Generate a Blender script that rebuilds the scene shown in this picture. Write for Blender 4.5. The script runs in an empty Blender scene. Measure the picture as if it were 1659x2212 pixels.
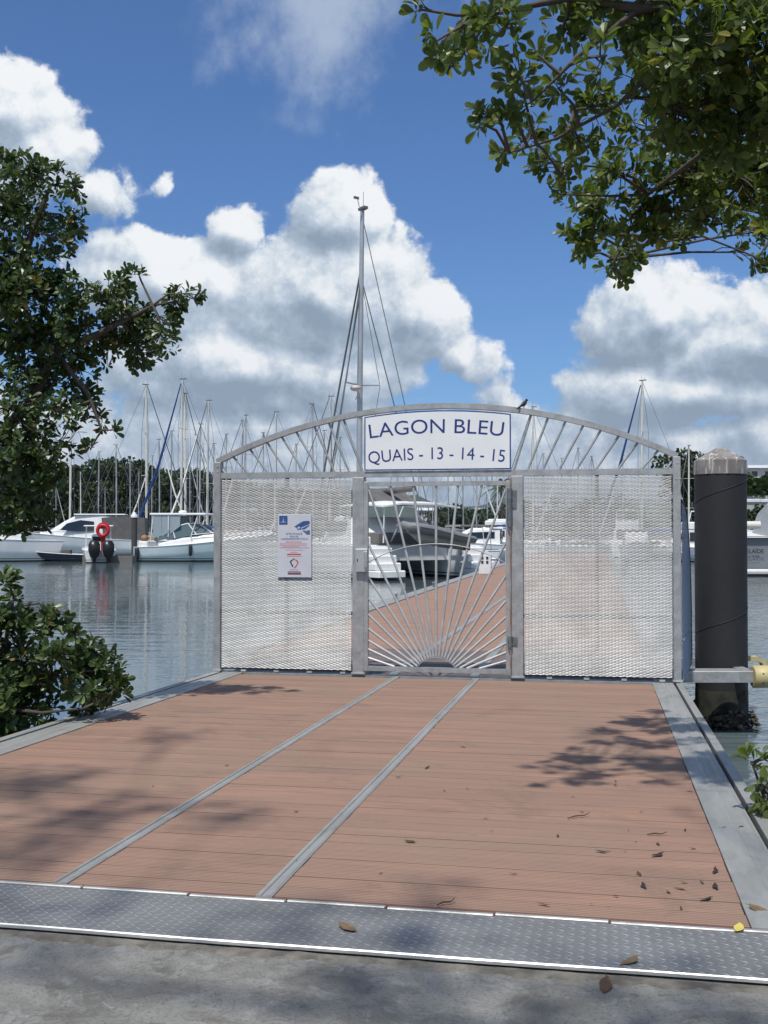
import bpy, math, random
from math import sin, cos, tan, pi, radians, atan2, sqrt
from mathutils import Vector, Matrix
R = random.Random(7)
scene = bpy.context.scene
COL = scene.collection

# ------------------------------------------------------------------ camera
CAM_Z = 2.45
PITCH = radians(1.05)
FPX = 2400.0                      # focal length in units of a 1659 px wide picture
cd = bpy.data.cameras.new('camera')
cd.sensor_fit = 'HORIZONTAL'; cd.sensor_width = 36.0
cd.lens = 36.0*FPX/1659.0
cd.clip_start = 0.05; cd.clip_end = 20000
cam = bpy.data.objects.new('camera', cd); COL.objects.link(cam)
cam.location = (0, 0, CAM_Z); cam.rotation_euler = (pi/2+PITCH, 0, 0)
scene.camera = cam

# ------------------------------------------------------------------ light
SUN_EL, SUN_AZ = radians(63), radians(-158)     # azimuth from +Y towards +X: behind the camera, a little left
SUN_DIR = Vector((sin(SUN_AZ)*cos(SUN_EL), cos(SUN_AZ)*cos(SUN_EL), sin(SUN_EL)))
sd = bpy.data.lights.new('sun', 'SUN'); sd.energy = 4.2; sd.angle = radians(0.9); sd.color = (1, .955, .88)
sun = bpy.data.objects.new('sun', sd); COL.objects.link(sun)
sun.rotation_euler = SUN_DIR.to_track_quat('Z', 'Y').to_euler(); sun.location = (0, 0, 30)
scene.view_settings.view_transform = 'Standard'; scene.view_settings.look = 'None'
scene.view_settings.exposure = 0.0; scene.view_settings.gamma = 1.0; scene.view_settings.use_curve_mapping = False
try:
    scene.cycles.max_bounces = 5; scene.cycles.diffuse_bounces = 3; scene.cycles.glossy_bounces = 3; scene.cycles.transparent_max_bounces = 12; scene.cycles.volume_bounces = 0
    scene.cycles.use_denoising = True; scene.cycles.sample_clamp_indirect = 6.0
    scene.cycles.caustics_reflective = False; scene.cycles.caustics_refractive = False
except Exception: pass

def px_az(u): return math.atan((u-829.5)/FPX)
def px_el(u, v): return math.atan((1106-v)/FPX*cos(px_az(u)))+PITCH

class NT:                                         # tiny node-graph helper
    def __init__(s, t): s.t = t
    def n(s, typ, **k):
        x = s.t.nodes.new(typ)
        for a, b in k.items(): setattr(x, a, b)
        return x
    def put(s, sock, val):
        if isinstance(val, bpy.types.NodeSocket): s.t.links.new(val, sock)
        elif val is not None: sock.default_value = val
    def m(s, op, a, b=None, c=None, clamp=False):
        x = s.n('ShaderNodeMath', operation=op, use_clamp=clamp)
        for i, q in enumerate((a, b, c)): s.put(x.inputs[i], q)
        return x.outputs[0]
    def vm(s, op, a, b=None, scale=None):
        x = s.n('ShaderNodeVectorMath', operation=op)
        s.put(x.inputs[0], a); s.put(x.inputs[1], b)
        if scale is not None: s.put(x.inputs['Scale'], scale)
        return x.outputs['Value'] if op in ('LENGTH', 'DOT_PRODUCT', 'DISTANCE') else x.outputs[0]
    def noise(s, vec, scale, detail=2, rough=.5, dist=0.0):
        x = s.n('ShaderNodeTexNoise'); s.put(x.inputs['Vector'], vec)
        s.put(x.inputs['Scale'], scale); s.put(x.inputs['Detail'], detail); s.put(x.inputs['Roughness'], rough); s.put(x.inputs['Distortion'], dist)
        return x.outputs[0]
    def mix(s, f, a, b, mode='MIX'):
        x = s.n('ShaderNodeMix', data_type='RGBA', blend_type=mode); s.put(x.inputs[0], f)
        s.put(x.inputs[6], a if not isinstance(a, tuple) else (*a[:3], 1)); s.put(x.inputs[7], b if not isinstance(b, tuple) else (*b[:3], 1))
        return x.outputs[2]
    def step(s, x, lo, hi):
        y = s.n('ShaderNodeMapRange', interpolation_type='SMOOTHSTEP')
        s.put(y.inputs[0], x); s.put(y.inputs[1], lo); s.put(y.inputs[2], hi); return y.outputs[0]
    def lin(s, x, lo, hi, a=0., b=1.):
        y = s.n('ShaderNodeMapRange'); s.put(y.inputs[0], x); s.put(y.inputs[1], lo); s.put(y.inputs[2], hi); s.put(y.inputs[3], a); s.put(y.inputs[4], b); return y.outputs[0]

# ------------------------------------------------------------------ sky: Nishita air with a procedural cumulus field
def cloud_group():
    g = bpy.data.node_groups.new('cloud_density', 'ShaderNodeTree')
    g.interface.new_socket('Dir', in_out='INPUT', socket_type='NodeSocketVector')
    g.interface.new_socket('Density', in_out='OUTPUT', socket_type='NodeSocketFloat')
    N = NT(g); gi = N.n('NodeGroupInput'); go = N.n('NodeGroupOutput')
    d = gi.outputs[0]
    sp = N.n('ShaderNodeSeparateXYZ'); N.put(sp.inputs[0], d)
    az = N.m('ARCTAN2', sp.outputs[0], sp.outputs[1])
    el = N.m('ARCSINE', sp.outputs[2])
    cx = N.n('ShaderNodeCombineXYZ'); N.put(cx.inputs[0], az); N.put(cx.inputs[1], el); ae = cx.outputs[0]
    # cloud heaps: centre and half size in the 1659 px picture
    heaps = [(0, 235, 140, 110), (-200, 330, 230, 220), (80, 330, 100, 90), (225, 420, 74, 42), (352, 402, 24, 30),
             (725, 485, 135, 105), (520, 500, 90, 80), (700, 640, 290, 200), (920, 690, 120, 110), (1000, 770, 80, 80), (390, 620, 230, 120), (540, 800, 440, 110),
             (1440, 690, 190, 125), (1640, 740, 260, 130), (1500, 850, 330, 90), (1880, 700, 260, 190)]
    D = None
    for (u, v, ru, rv) in heaps:
        q = N.vm('MULTIPLY', N.vm('SUBTRACT', ae, Vector((px_az(u), px_el(u, v), 0))), Vector((FPX/ru, FPX/rv, 0)))
        k = min(1.0, rv/130.0)
        t = N.m('MULTIPLY_ADD', N.vm('LENGTH', q), -k, k)
        D = t if D is None else N.m('MAXIMUM', D, t)
    # the same kind of heaps all round the horizon, outside the view
    far = N.step(N.vm('DISTANCE', d, Vector((0, .97, .24))), .5, .72)
    wide = N.noise(d, 3.1, 1, .5)
    belt = N.m('MULTIPLY', N.m('ABSOLUTE', N.m('SUBTRACT', el, .2)), .25)
    W = N.m('SUBTRACT', N.m('MULTIPLY', N.m('SUBTRACT', wide, .49), 5.0), belt)
    W = N.m('SUBTRACT', N.m('MULTIPLY', N.m('ADD', W, 1.5), far), 1.5)
    D = N.m('MAXIMUM', D, W)
    # low bank of cloud along the horizon
    bank = N.m('MULTIPLY_ADD', N.m('ABSOLUTE', N.m('SUBTRACT', el, .045)), -6.0, .55)
    D = N.m('MAXIMUM', D, bank)
    n1 = N.noise(d, 8.0, 9, .66)
    n2 = N.noise(N.vm('ADD', d, Vector((5, 2, 7))), 15.0, 3, .5)
    puff = N.m('ABSOLUTE', N.m('SUBTRACT', n2, .5))
    D = N.m('ADD', D, N.m('MULTIPLY', N.m('SUBTRACT', n1, .5), 1.5))
    D = N.m('ADD', D, N.m('MULTIPLY', N.m('SUBTRACT', puff, .1), .9))
    N.put(go.inputs[0], D)
    return g

world = bpy.data.worlds.new('World'); scene.world = world; world.use_nodes = True
wt = world.node_tree; wt.nodes.clear(); W = NT(wt)
out = W.n('ShaderNodeOutputWorld'); bg = W.n('ShaderNodeBackground'); W.put(out.inputs[0], bg.outputs[0])
sky = W.n('ShaderNodeTexSky', sky_type='NISHITA', sun_disc=False, sun_elevation=SUN_EL, sun_rotation=SUN_AZ, altitude=0, air_density=1.0, dust_density=.35, ozone_density=2.2)
SKY = .10
skyc = W.mix(1.0, sky.outputs[0], (SKY*.55, SKY*.82, SKY*1.16), 'MULTIPLY')
geo = W.n('ShaderNodeTexCoord'); dvec = geo.outputs['Generated']
cg = cloud_group()
def dens(v):
    x = W.n('ShaderNodeGroup'); x.node_tree = cg; W.put(x.inputs[0], v); return x.outputs[0]
D0 = dens(dvec)
D1 = dens(W.vm('NORMALIZE', W.vm('ADD', dvec, Vector((.008, 0, .014)))))
sepd = W.n('ShaderNodeSeparateXYZ'); W.put(sepd.inputs[0], dvec)
alpha = W.step(D0, -.03, .12)
lit = W.m('ADD', .53, W.m('MULTIPLY', W.m('SUBTRACT', D0, D1), 1.9))
lit = W.m('SUBTRACT', lit, W.m('MULTIPLY', W.step(D0, .35, 1.3), .16))
lit = W.m('SUBTRACT', lit, W.lin(sepd.outputs[2], .03, .17, .20, 0.0))
lit = W.m('MAXIMUM', 0.0, W.m('MINIMUM', 1.0, lit))
cr = W.n('ShaderNodeValToRGB'); W.put(cr.inputs[0], lit)
e = cr.color_ramp.elements
e[0].position = 0; e[0].color = (.27, .35, .45, 1); e[1].position = 1; e[1].color = (.93, .95, .97, 1)
for p, c in ((.3, (.37, .46, .57)), (.55, (.52, .61, .72)), (.8, (.77, .83, .88))):
    q = e.new(p); q.color = (*c, 1)
c1 = W.mix(alpha, skyc, cr.outputs[0])
# thin high veil
vn = W.noise(W.vm('MULTIPLY', dvec, Vector((1, 1, .8))), 7.0, 7, .62)
va, ve = px_az(700), px_el(700, 95)
vx = W.m('MULTIPLY', W.m('SUBTRACT', W.m('ARCTAN2', sepd.outputs[0], sepd.outputs[1]), va), FPX/290)
vy = W.m('MULTIPLY', W.m('SUBTRACT', W.m('ARCSINE', sepd.outputs[2]), ve), FPX/215)
vr = W.m('SUBTRACT', 1.0, W.m('SQRT', W.m('ADD', W.m('MULTIPLY', vx, vx), W.m('MULTIPLY', vy, vy))))
veil = W.step(W.m('ADD', W.m('MAXIMUM', vr, -.55), W.m('MULTIPLY', W.m('SUBTRACT', vn, .5), 4.6)), -.05, 1.25)
c2 = W.mix(W.m('MULTIPLY', veil, .80), c1, (.47, .56, .70))
W.put(bg.inputs[0], c2); bg.inputs[1].default_value = 1.0
world.cycles.sampling_method = 'MANUAL'; world.cycles.sample_map_resolution = 512

# ------------------------------------------------------------------ materials
MATS = {}
def mat(name, col, rough=.6, metal=0., var=0., vscale=4., bump=0., bscale=40., spec=.5, col2=None, detail=4, stretch=None, coat=0.):
    if name in MATS: return MATS[name]
    m = bpy.data.materials.new(name); m.use_nodes = True; MATS[name] = m
    N = NT(m.node_tree); b = m.node_tree.nodes['Principled BSDF']
    b.inputs['Base Color'].default_value = (*col, 1); b.inputs['Roughness'].default_value = rough; b.inputs['Metallic'].default_value = metal
    b.inputs['Specular IOR Level'].default_value = spec
    if coat: b.inputs['Coat Weight'].default_value = coat; b.inputs['Coat Roughness'].default_value = .1
    if var or bump:
        tc = N.n('ShaderNodeTexCoord'); v = tc.outputs['Object']
        if stretch: v = N.vm('MULTIPLY', v, Vector(stretch))
        if var:
            n = N.noise(v, vscale, detail, .6)
            f = N.step(n, .3, .7)
            c2 = col2 or tuple(max(0, c*(1-var)) for c in col)
            c = N.mix(f, col, c2); N.put(b.inputs['Base Color'], c)
            N.put(b.inputs['Roughness'], N.lin(n, .3, .7, min(1, rough*1.15), rough*.85))
        if bump:
            bn = N.noise(v, bscale, 4, .6); bp = N.n('ShaderNodeBump'); bp.inputs['Strength'].default_value = bump; bp.inputs['Distance'].default_value = .01
            N.put(bp.inputs['Height'], bn); N.put(b.inputs['Normal'], bp.outputs[0])
    return m
def glass(name, col=(.02, .03, .035), rough=.05):
    return mat(name, col, rough, 0, spec=.8)

# ------------------------------------------------------------------ geometry helpers
class MB:
    def __init__(s): s.v = []; s.f = []; s.sm = []
    def add(s, vs, fs, smooth=False):
        o = len(s.v); s.v += [tuple(p) for p in vs]; s.f += [tuple(i+o for i in f) for f in fs]; s.sm += [smooth]*len(fs); return s
    def box(s, x0, x1, y0, y1, z0, z1):
        if x0 > x1: x0, x1 = x1, x0
        if y0 > y1: y0, y1 = y1, y0
        if z0 > z1: z0, z1 = z1, z0
        return s.add([(x0,y0,z0),(x1,y0,z0),(x1,y1,z0),(x0,y1,z0),(x0,y0,z1),(x1,y0,z1),(x1,y1,z1),(x0,y1,z1)],
                     [(0,3,2,1),(4,5,6,7),(0,1,5,4),(1,2,6,5),(2,3,7,6),(3,0,4,7)])
    def cbox(s, x0, x1, y0, y1, z0, z1, c=.004):      # box with chamfered vertical and top edges, axis-aligned
        ring = lambda z, i: [(x0+i,y0+c,z),(x0+c,y0+i,z),(x1-c,y0+i,z),(x1-i,y0+c,z),(x1-i,y1-c,z),(x1-c,y1-i,z),(x0+c,y1-i,z),(x0+i,y1-c,z)]
        return s.loft([ring(z0, 0), ring(z1-c, 0), ring(z1, c)], True, True)
    def loft(s, rings, closed=True, caps=True, smooth=False):
        n = len(rings[0]); vs = [p for r in rings for p in r]; fs = []
        for i in range(len(rings)-1):
            for j in range(n if closed else n-1):
                k = (j+1) % n; fs.append((i*n+j, i*n+k, (i+1)*n+k, (i+1)*n+j))
        s.add(vs, fs, smooth)
        if caps and closed:
            s.add(rings[0], [tuple(range(n-1, -1, -1))]); s.add(rings[-1], [tuple(range(n))])
        return s
    def path(s, pts, rad, n=8, caps=True, smooth=True):
        pts = [Vector(p) for p in pts]; rs = rad if isinstance(rad, (list, tuple)) else [rad]*len(pts)
        rings = []; up = None
        for i, p in enumerate(pts):
            t = (pts[min(i+1, len(pts)-1)]-pts[max(i-1, 0)]).normalized()
            if up is None: up = Vector((0, 0, 1)) if abs(t.z) < .9 else Vector((1, 0, 0))
            a = t.cross(up).normalized(); b = a.cross(t).normalized(); up = b
            rings.append([p+(a*cos(2*pi*k/n)+b*sin(2*pi*k/n))*rs[i] for k in range(n)])
        return s.loft(rings, True, caps, smooth)
    def tube(s, p, q, r, n=8, r2=None, smooth=True): return s.path([p, q], [r, r if r2 is None else r2], n, True, smooth)
    def bar(s, p, q, w, h, up=(0, 0, 1)):             # rectangular bar; w across, h along 'up'
        p, q = Vector(p), Vector(q); t = (q-p).normalized(); u = Vector(up); a = t.cross(u).normalized(); b = a.cross(t).normalized()
        rg = lambda c: [c-a*w/2-b*h/2, c+a*w/2-b*h/2, c+a*w/2+b*h/2, c-a*w/2+b*h/2]
        return s.loft([rg(p), rg(q)], True, True)
    def rpath(s, pts, w, h, up):                      # rectangular section along a path, h measured in the path's plane
        pts = [Vector(p) for p in pts]; u = Vector(up).normalized(); rings = []
        for i, p in enumerate(pts):
            t = (pts[min(i+1, len(pts)-1)]-pts[max(i-1, 0)]).normalized(); b = u.cross(t).normalized()
            rings.append([p-u*w/2-b*h/2, p+u*w/2-b*h/2, p+u*w/2+b*h/2, p-u*w/2+b*h/2])
        return s.loft(rings, True, True)
    def prism(s, poly, f, d0, d1):                    # poly in 2D, f(x,y,d) -> 3D
        a = [f(x, y, d0) for x, y in poly]; b = [f(x, y, d1) for x, y in poly]
        return s.loft([a, b], True, True)
    def lathe(s, prof, n=24, c=(0, 0, 0), smooth=True):
        rings = [[(c[0]+r*cos(2*pi*k/n), c[1]+r*sin(2*pi*k/n), c[2]+z) for k in range(n)] for r, z in prof]
        return s.loft(rings, True, True, smooth)
    def ball(s, c, rx, ry=None, rz=None, n=12, m=8):
        ry = rx if ry is None else ry; rz = rx if rz is None else rz; rings = []
        for i in range(m+1):
            th = -pi/2+pi*i/m; k = max(cos(th), 1e-3)
            rings.append([(c[0]+rx*k*cos(2*pi*j/n), c[1]+ry*k*sin(2*pi*j/n), c[2]+rz*sin(th)) for j in range(n)])
        return s.loft(rings, True, True, True)
    def move(s, M, start=0):
        for i in range(start, len(s.v)): s.v[i] = tuple(M @ Vector(s.v[i]))
        return s
    def mesh(s, name):
        me = bpy.data.meshes.new(name); me.from_pydata(s.v, [], s.f); me.polygons.foreach_set('use_smooth', s.sm); me.update(); return me
    def build(s, name, m, parent=None, kind=None):
        return obj(name, s.mesh(name), m, parent, kind)

def obj(name, me, m=None, parent=None, kind=None):
    if m is not None and me is not None and not me.materials: me.materials.append(m)
    o = bpy.data.objects.new(name, me); COL.objects.link(o)
    if parent is not None: o.parent = parent
    if kind: o['kind'] = kind
    return o
def tag(o, label, cat, group=None):
    o['label'] = label; o['category'] = cat
    if group: o['group'] = group
    return o
def thing(name, label, cat, loc=(0, 0, 0), rotz=0., group=None, scale=1.):
    o = bpy.data.objects.new(name, None); COL.objects.link(o); o.location = loc; o.rotation_euler = (0, 0, rotz); o.scale = (scale,)*3
    return tag(o, label, cat, group)
def dup(root, loc, rotz, label, scale=1., group=None):
    r = root.copy(); COL.objects.link(r); r.location = loc; r.rotation_euler = (0, 0, rotz); r.scale = (scale,)*3; r['label'] = label
    if group: r['group'] = group
    for ch in list(root.children):
        c = ch.copy(); COL.objects.link(c); c.parent = r
        for g in ch.children:
            d = g.copy(); COL.objects.link(d); d.parent = c
    return r
def P(u, v, Y):                                       # a point at distance Y in front of the lens
    x = (u-829.5)/FPX; z = (1106-v)/FPX
    f = cos(PITCH)-z*sin(PITCH); zz = z*cos(PITCH)+sin(PITCH); k = Y/f
    return Vector((x*k, Y, CAM_Z+zz*k))
def text_mesh(s, size=1., depth=.002, weight=0.):
    c = bpy.data.curves.new('text', 'FONT'); c.body = s; c.size = size; c.extrude = depth; c.offset = weight; c.align_x = 'LEFT'; c.resolution_u = 6
    o = bpy.data.objects.new('text', c); COL.objects.link(o)
    dg = bpy.context.evaluated_depsgraph_get(); me = bpy.data.meshes.new_from_object(o.evaluated_get(dg))
    bpy.data.objects.remove(o); bpy.data.curves.remove(c); return me
def letters(me):                                      # one mesh per character
    par = list(range(len(me.vertices)))
    def fd(i):
        while par[i] != i: par[i] = par[par[i]]; i = par[i]
        return i
    for p in me.polygons:
        for i in p.vertices[1:]: par[fd(i)] = fd(p.vertices[0])
    comp = {}
    for p in me.polygons: comp.setdefault(fd(p.vertices[0]), []).append(p)
    it = sorted(((min(me.vertices[i].co.x for p in ps for i in p.vertices), max(me.vertices[i].co.x for p in ps for i in p.vertices), ps) for ps in comp.values()), key=lambda q: q[0])
    grp = []
    for a, b, ps in it:
        if grp and a < grp[-1][1]-.02: grp[-1][1] = max(b, grp[-1][1]); grp[-1][2] += ps
        else: grp.append([a, b, list(ps)])
    res = []
    for a, b, ps in grp:
        ids = sorted({i for p in ps for i in p.vertices}); mp = {k: j for j, k in enumerate(ids)}
        res.append(([me.vertices[i].co.copy() for i in ids], [tuple(mp[i] for i in p.vertices) for p in ps]))
    return res

# frame of the gangway: x = across (a), y = along (t)
TH = math.atan((1294-829.5)/FPX)
SL = .018                                             # the gangway falls gently towards the pontoon
def frame(name, label, cat, z=0., tilt=False, group=None):
    o = thing(name, label, cat, (0, 0, z), -TH, group)
    if tilt: o.rotation_euler = (-math.atan(SL), 0, -TH)
    return o
Z0 = CAM_Z-1.45                                       # height of the tilted deck plane under the camera
TG = 12.78                                            # gate plane
def GZ(u, v, t=TG):                                   # picture point -> (a, z) in the upright plane t
    x = (u-829.5)/FPX; z = (1106-v)/FPX; f = cos(PITCH)-z*sin(PITCH); zz = z*cos(PITCH)+sin(PITCH)
    k = t/(x*sin(TH)+f*cos(TH)); return k*(x*cos(TH)-f*sin(TH)), CAM_Z+k*zz
def GD(u, v):                                         # picture point -> (a, t) on the deck plane
    x = (u-829.5)/FPX; z = (1106-v)/FPX; f = cos(PITCH)-z*sin(PITCH); zz = z*cos(PITCH)+sin(PITCH)
    tt = x*sin(TH)+f*cos(TH); k = -1.45/(zz+SL*tt); return k*(x*cos(TH)-f*sin(TH)), k*tt
def W3(a, t, z): return Vector((a*cos(TH)+t*sin(TH), -a*sin(TH)+t*cos(TH), z))
ZG = Z0-SL*TG                                         # deck height at the gate
#==SETTING==
# ------------------------------------------------------------------ surface materials
def mk_water():
    m = bpy.data.materials.new('harbour_water'); m.use_nodes = True; N = NT(m.node_tree); b = m.node_tree.nodes['Principled BSDF']
    b.inputs['Base Color'].default_value = (.105, .140, .150, 1); b.inputs['Roughness'].default_value = .04; b.inputs['IOR'].default_value = 1.40
    tc = N.n('ShaderNodeTexCoord'); v = tc.outputs['Object']
    a = N.noise(N.vm('MULTIPLY', v, Vector((.55, 1.5, 1))), 1.1, 3, .5, .3)
    c = N.noise(N.vm('MULTIPLY', v, Vector((.7, 1.6, 1))), 5.5, 2, .5, .2)
    # breeze: rougher water in patches and to the right of the dock
    sp = N.n('ShaderNodeSeparateXYZ'); N.put(sp.inputs[0], v)
    br = N.m('ADD', N.step(N.noise(v, .06, 2, .5), .42, .62), N.m('MULTIPLY', N.step(sp.outputs[0], 2.0, 7.0), 1.6))
    h = N.m('ADD', N.m('MULTIPLY', a, .40), N.m('MULTIPLY', c, .06))
    bp = N.n('ShaderNodeBump'); N.put(bp.inputs['Height'], h); bp.inputs['Distance'].default_value = .12
    N.put(bp.inputs['Strength'], N.m('ADD', .24, N.m('MULTIPLY', br, .36))); N.put(b.inputs['Normal'], bp.outputs[0])
    return m
def mk_concrete():
    m = bpy.data.materials.new('worn_concrete'); m.use_nodes = True; N = NT(m.node_tree); b = m.node_tree.nodes['Principled BSDF']
    tc = N.n('ShaderNodeTexCoord'); v = tc.outputs['Object']
    n1 = N.noise(v, 1.3, 6, .65, .8); n2 = N.noise(v, 5.5, 10, .74, .5); n3 = N.noise(v, 95, 4, .75)
    c = N.mix(N.step(n1, .36, .62), (.165, .160, .145), (.27, .265, .243))
    c = N.mix(N.m('MULTIPLY', N.step(n2, .46, .64), .45), c, (.31, .305, .285))
    c = N.mix(N.m('MULTIPLY', N.step(N.noise(v, 2.6, 5, .6, .5), .56, .66), .7), c, (.105, .095, .075))
    c = N.mix(N.m('MULTIPLY', N.step(n3, .50, .66), .65), c, (.085, .08, .07))
    fl = N.noise(v, 7.5, 12, .78, .7); c = N.mix(N.m('MULTIPLY', N.step(fl, .53, .60), .45), c, (.36, .355, .335))
    fd = N.noise(N.vm('ADD', v, Vector((3, 9, 1))), 4.2, 12, .8, .6); c = N.mix(N.m('MULTIPLY', N.step(fd, .56, .60), .6), c, (.105, .10, .088))
    wv = N.n('ShaderNodeTexNoise'); N.put(wv.inputs['Vector'], v); N.put(wv.inputs['Scale'], 3.0); N.put(wv.inputs['Detail'], 6.0)
    vo = N.n('ShaderNodeTexVoronoi', feature='DISTANCE_TO_EDGE'); N.put(vo.inputs['Vector'], N.vm('ADD', v, N.vm('SCALE', wv.outputs[1], scale=.5))); N.put(vo.inputs['Scale'], .8)
    crk = N.m('SUBTRACT', 1.0, N.step(vo.outputs[0], .003, .009)); c = N.mix(N.m('MULTIPLY', crk, .25), c, (.08, .075, .065))
    N.put(b.inputs['Base Color'], c); b.inputs['Roughness'].default_value = .88
    bp = N.n('ShaderNodeBump'); N.put(bp.inputs['Height'], N.m('SUBTRACT', N.m('ADD', N.m('MULTIPLY', fl, .9), N.m('MULTIPLY', n3, .5)), N.m('MULTIPLY', crk, .12)))
    bp.inputs['Strength'].default_value = .8; bp.inputs['Distance'].default_value = .015; N.put(b.inputs['Normal'], bp.outputs[0])
    return m
def mk_deck(name, per_object=True, grooves=False):
    m = bpy.data.materials.new(name); m.use_nodes = True; N = NT(m.node_tree); b = m.node_tree.nodes['Principled BSDF']
    tc = N.n('ShaderNodeTexCoord'); v = tc.outputs['Object']
    if per_object:
        oi = N.n('ShaderNodeObjectInfo'); v = N.vm('ADD', v, oi.outputs['Location'] if False else N.vm('SCALE', oi.outputs['Location'], scale=1.0)); rnd = oi.outputs['Random']
    else: rnd = .5
    n1 = N.noise(N.vm('MULTIPLY', v, Vector((.35, 2.2, 1))), 2.2, 5, .6, .3); n2 = N.noise(N.vm('MULTIPLY', v, Vector((1.2, 30, 1))), 2.0, 4, .6)
    n4 = N.noise(v, .9, 4, .6, .5)
    c = N.mix(N.step(n1, .32, .68), (.360, .208, .142), (.285, .172, .122))
    c = N.mix(N.m('MULTIPLY', N.step(n2, .46, .66), .60), c, (.21, .132, .098))
    c = N.mix(N.m('MULTIPLY', N.step(n4, .45, .70), .55), c, (.27, .195, .138))
    if per_object:
        c = N.mix(N.lin(rnd, 0, 1, 0, .42), c, (.225, .148, .110))
    st = N.noise(N.vm('ADD', v, Vector((7, 3, 0))), 1.7, 8, .7, .6); c = N.mix(N.m('MULTIPLY', N.step(st, .52, .66), .5), c, (.185, .125, .092))
    sp = N.noise(v, 14, 3, .5); c = N.mix(N.m('MULTIPLY', N.step(sp, .66, .76), .5), c, (.19, .12, .10))
    if per_object:                                    # groove shade and dirt put into the colour, ridges paler
        sy = N.n('ShaderNodeSeparateXYZ'); N.put(sy.inputs[0], tc.outputs['Object']); fr = N.m('ABSOLUTE', N.m('SUBTRACT', N.m('FRACT', N.m('MULTIPLY', sy.outputs[1], 7/.1492)), .5))
        c = N.mix(N.m('MULTIPLY', N.step(fr, .32, .46), .75), c, (.13, .085, .065))
        c = N.mix(N.m('MULTIPLY', N.m('SUBTRACT', 1.0, N.step(fr, .0, .2)), .22), c, (.46, .31, .24))
    N.put(b.inputs['Base Color'], c); b.inputs['Roughness'].default_value = .78
    if grooves:
        w = N.n('ShaderNodeTexWave', wave_type='BANDS', bands_direction='Y'); N.put(w.inputs['Vector'], tc.outputs['Object']); w.inputs['Scale'].default_value = 2.1; w.inputs['Distortion'].default_value = 0
        bp = N.n('ShaderNodeBump'); N.put(bp.inputs['Height'], w.outputs[1]); bp.inputs['Strength'].default_value = .3; bp.inputs['Distance'].default_value = .01; N.put(b.inputs['Normal'], bp.outputs[0])
    return m
def mk_metal(name, c1, c2, rough=.45, metal=.85, scale=3., streak=None, dirt=.0, bump=.12):
    m = bpy.data.materials.new(name); m.use_nodes = True; N = NT(m.node_tree); b = m.node_tree.nodes['Principled BSDF']
    tc = N.n('ShaderNodeTexCoord'); v = tc.outputs['Object']
    vs = N.vm('MULTIPLY', v, Vector(streak)) if streak else v
    n = N.noise(vs, scale, 6, .62, .3); n2 = N.noise(v, scale*9, 4, .6)
    c = N.mix(N.step(n, .34, .66), c1, c2)
    if dirt: c = N.mix(N.m('MULTIPLY', N.step(N.noise(v, scale*1.7, 6, .65, .5), .52, .7), dirt), c, (.16, .14, .11))
    N.put(b.inputs['Base Color'], c); b.inputs['Metallic'].default_value = metal
    N.put(b.inputs['Roughness'], N.lin(N.m('ADD', N.m('MULTIPLY', n, .6), N.m('MULTIPLY', n2, .4)), .3, .7, rough*.75, min(1, rough*1.35)))
    bp = N.n('ShaderNodeBump'); N.put(bp.inputs['Height'], n2); bp.inputs['Strength'].default_value = bump; bp.inputs['Distance'].default_value = .004; N.put(b.inputs['Normal'], bp.outputs[0])
    return m
WATER = mk_water(); CONC = mk_concrete(); DECK = mk_deck('composite_deck_board'); DECKF = mk_deck('composite_deck_far', False, True)
GALV = mk_metal('galvanised_steel', (.48, .49, .485), (.34, .35, .355), .5, .5, 7., None, .28)
ALU = mk_metal('weathered_aluminium', (.42, .42, .39), (.31, .315, .295), .55, .4, 2.2, (3, .5, 1), .30)
PLATE = mk_metal('tread_plate_metal', (.25, .25, .245), (.195, .195, .19), .55, .35, 1.4, None, .30)
BRIGHT = mk_metal('worn_bright_edge', (.72, .72, .70), (.55, .55, .53), .4, .6, 6., None, .15)
MESHM = mk_metal('expanded_metal', (.50, .505, .50), (.40, .405, .405), .42, .35, 2.6, None, .0, .0)
ENDM = mk_metal('end_strip_metal', (.52, .52, .50), (.34, .34, .32), .5, .5, 4., None, .35)
TREAD = mk_metal('worn_tread', (.56, .56, .55), (.42, .42, .41), .36, .6, 1.4, None, .2)
DARK = mat('dark_gap', (.012, .012, .012), .9)
WHITE = mat('white_paint', (.74, .75, .75), .4, var=.12, vscale=2)
NAVY = mat('navy_print', (.012, .032, .19), .5)

# ------------------------------------------------------------------ setting
def grid_sheet(name, xs, ys, z, m, label=None):
    mb = MB(); nx, ny = len(xs), len(ys)
    mb.add([(x, y, z(x, y) if callable(z) else z) for y in ys for x in xs], [(j*nx+i, j*nx+i+1, (j+1)*nx+i+1, (j+1)*nx+i) for j in range(ny-1) for i in range(nx-1)], callable(z))
    o = mb.build(name, m); o['kind'] = 'structure'; return o
grid_sheet('water', [-9000, -300, -60, 0, 60, 300, 9000], [-200, 0, 60, 300, 1500, 9000], 0.0, WATER)
ZQ = Z0-SL*3.9+.012                                   # quay level
q = MB()
qs = MB(); xs = [-40+i*2.0 for i in range(41)]
qs.box(-45, 45, -40, 3.93, -1.5, ZQ)
quay = qs.build('pavement', CONC); quay.rotation_euler = (0, 0, -TH); quay['kind'] = 'structure'

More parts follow.
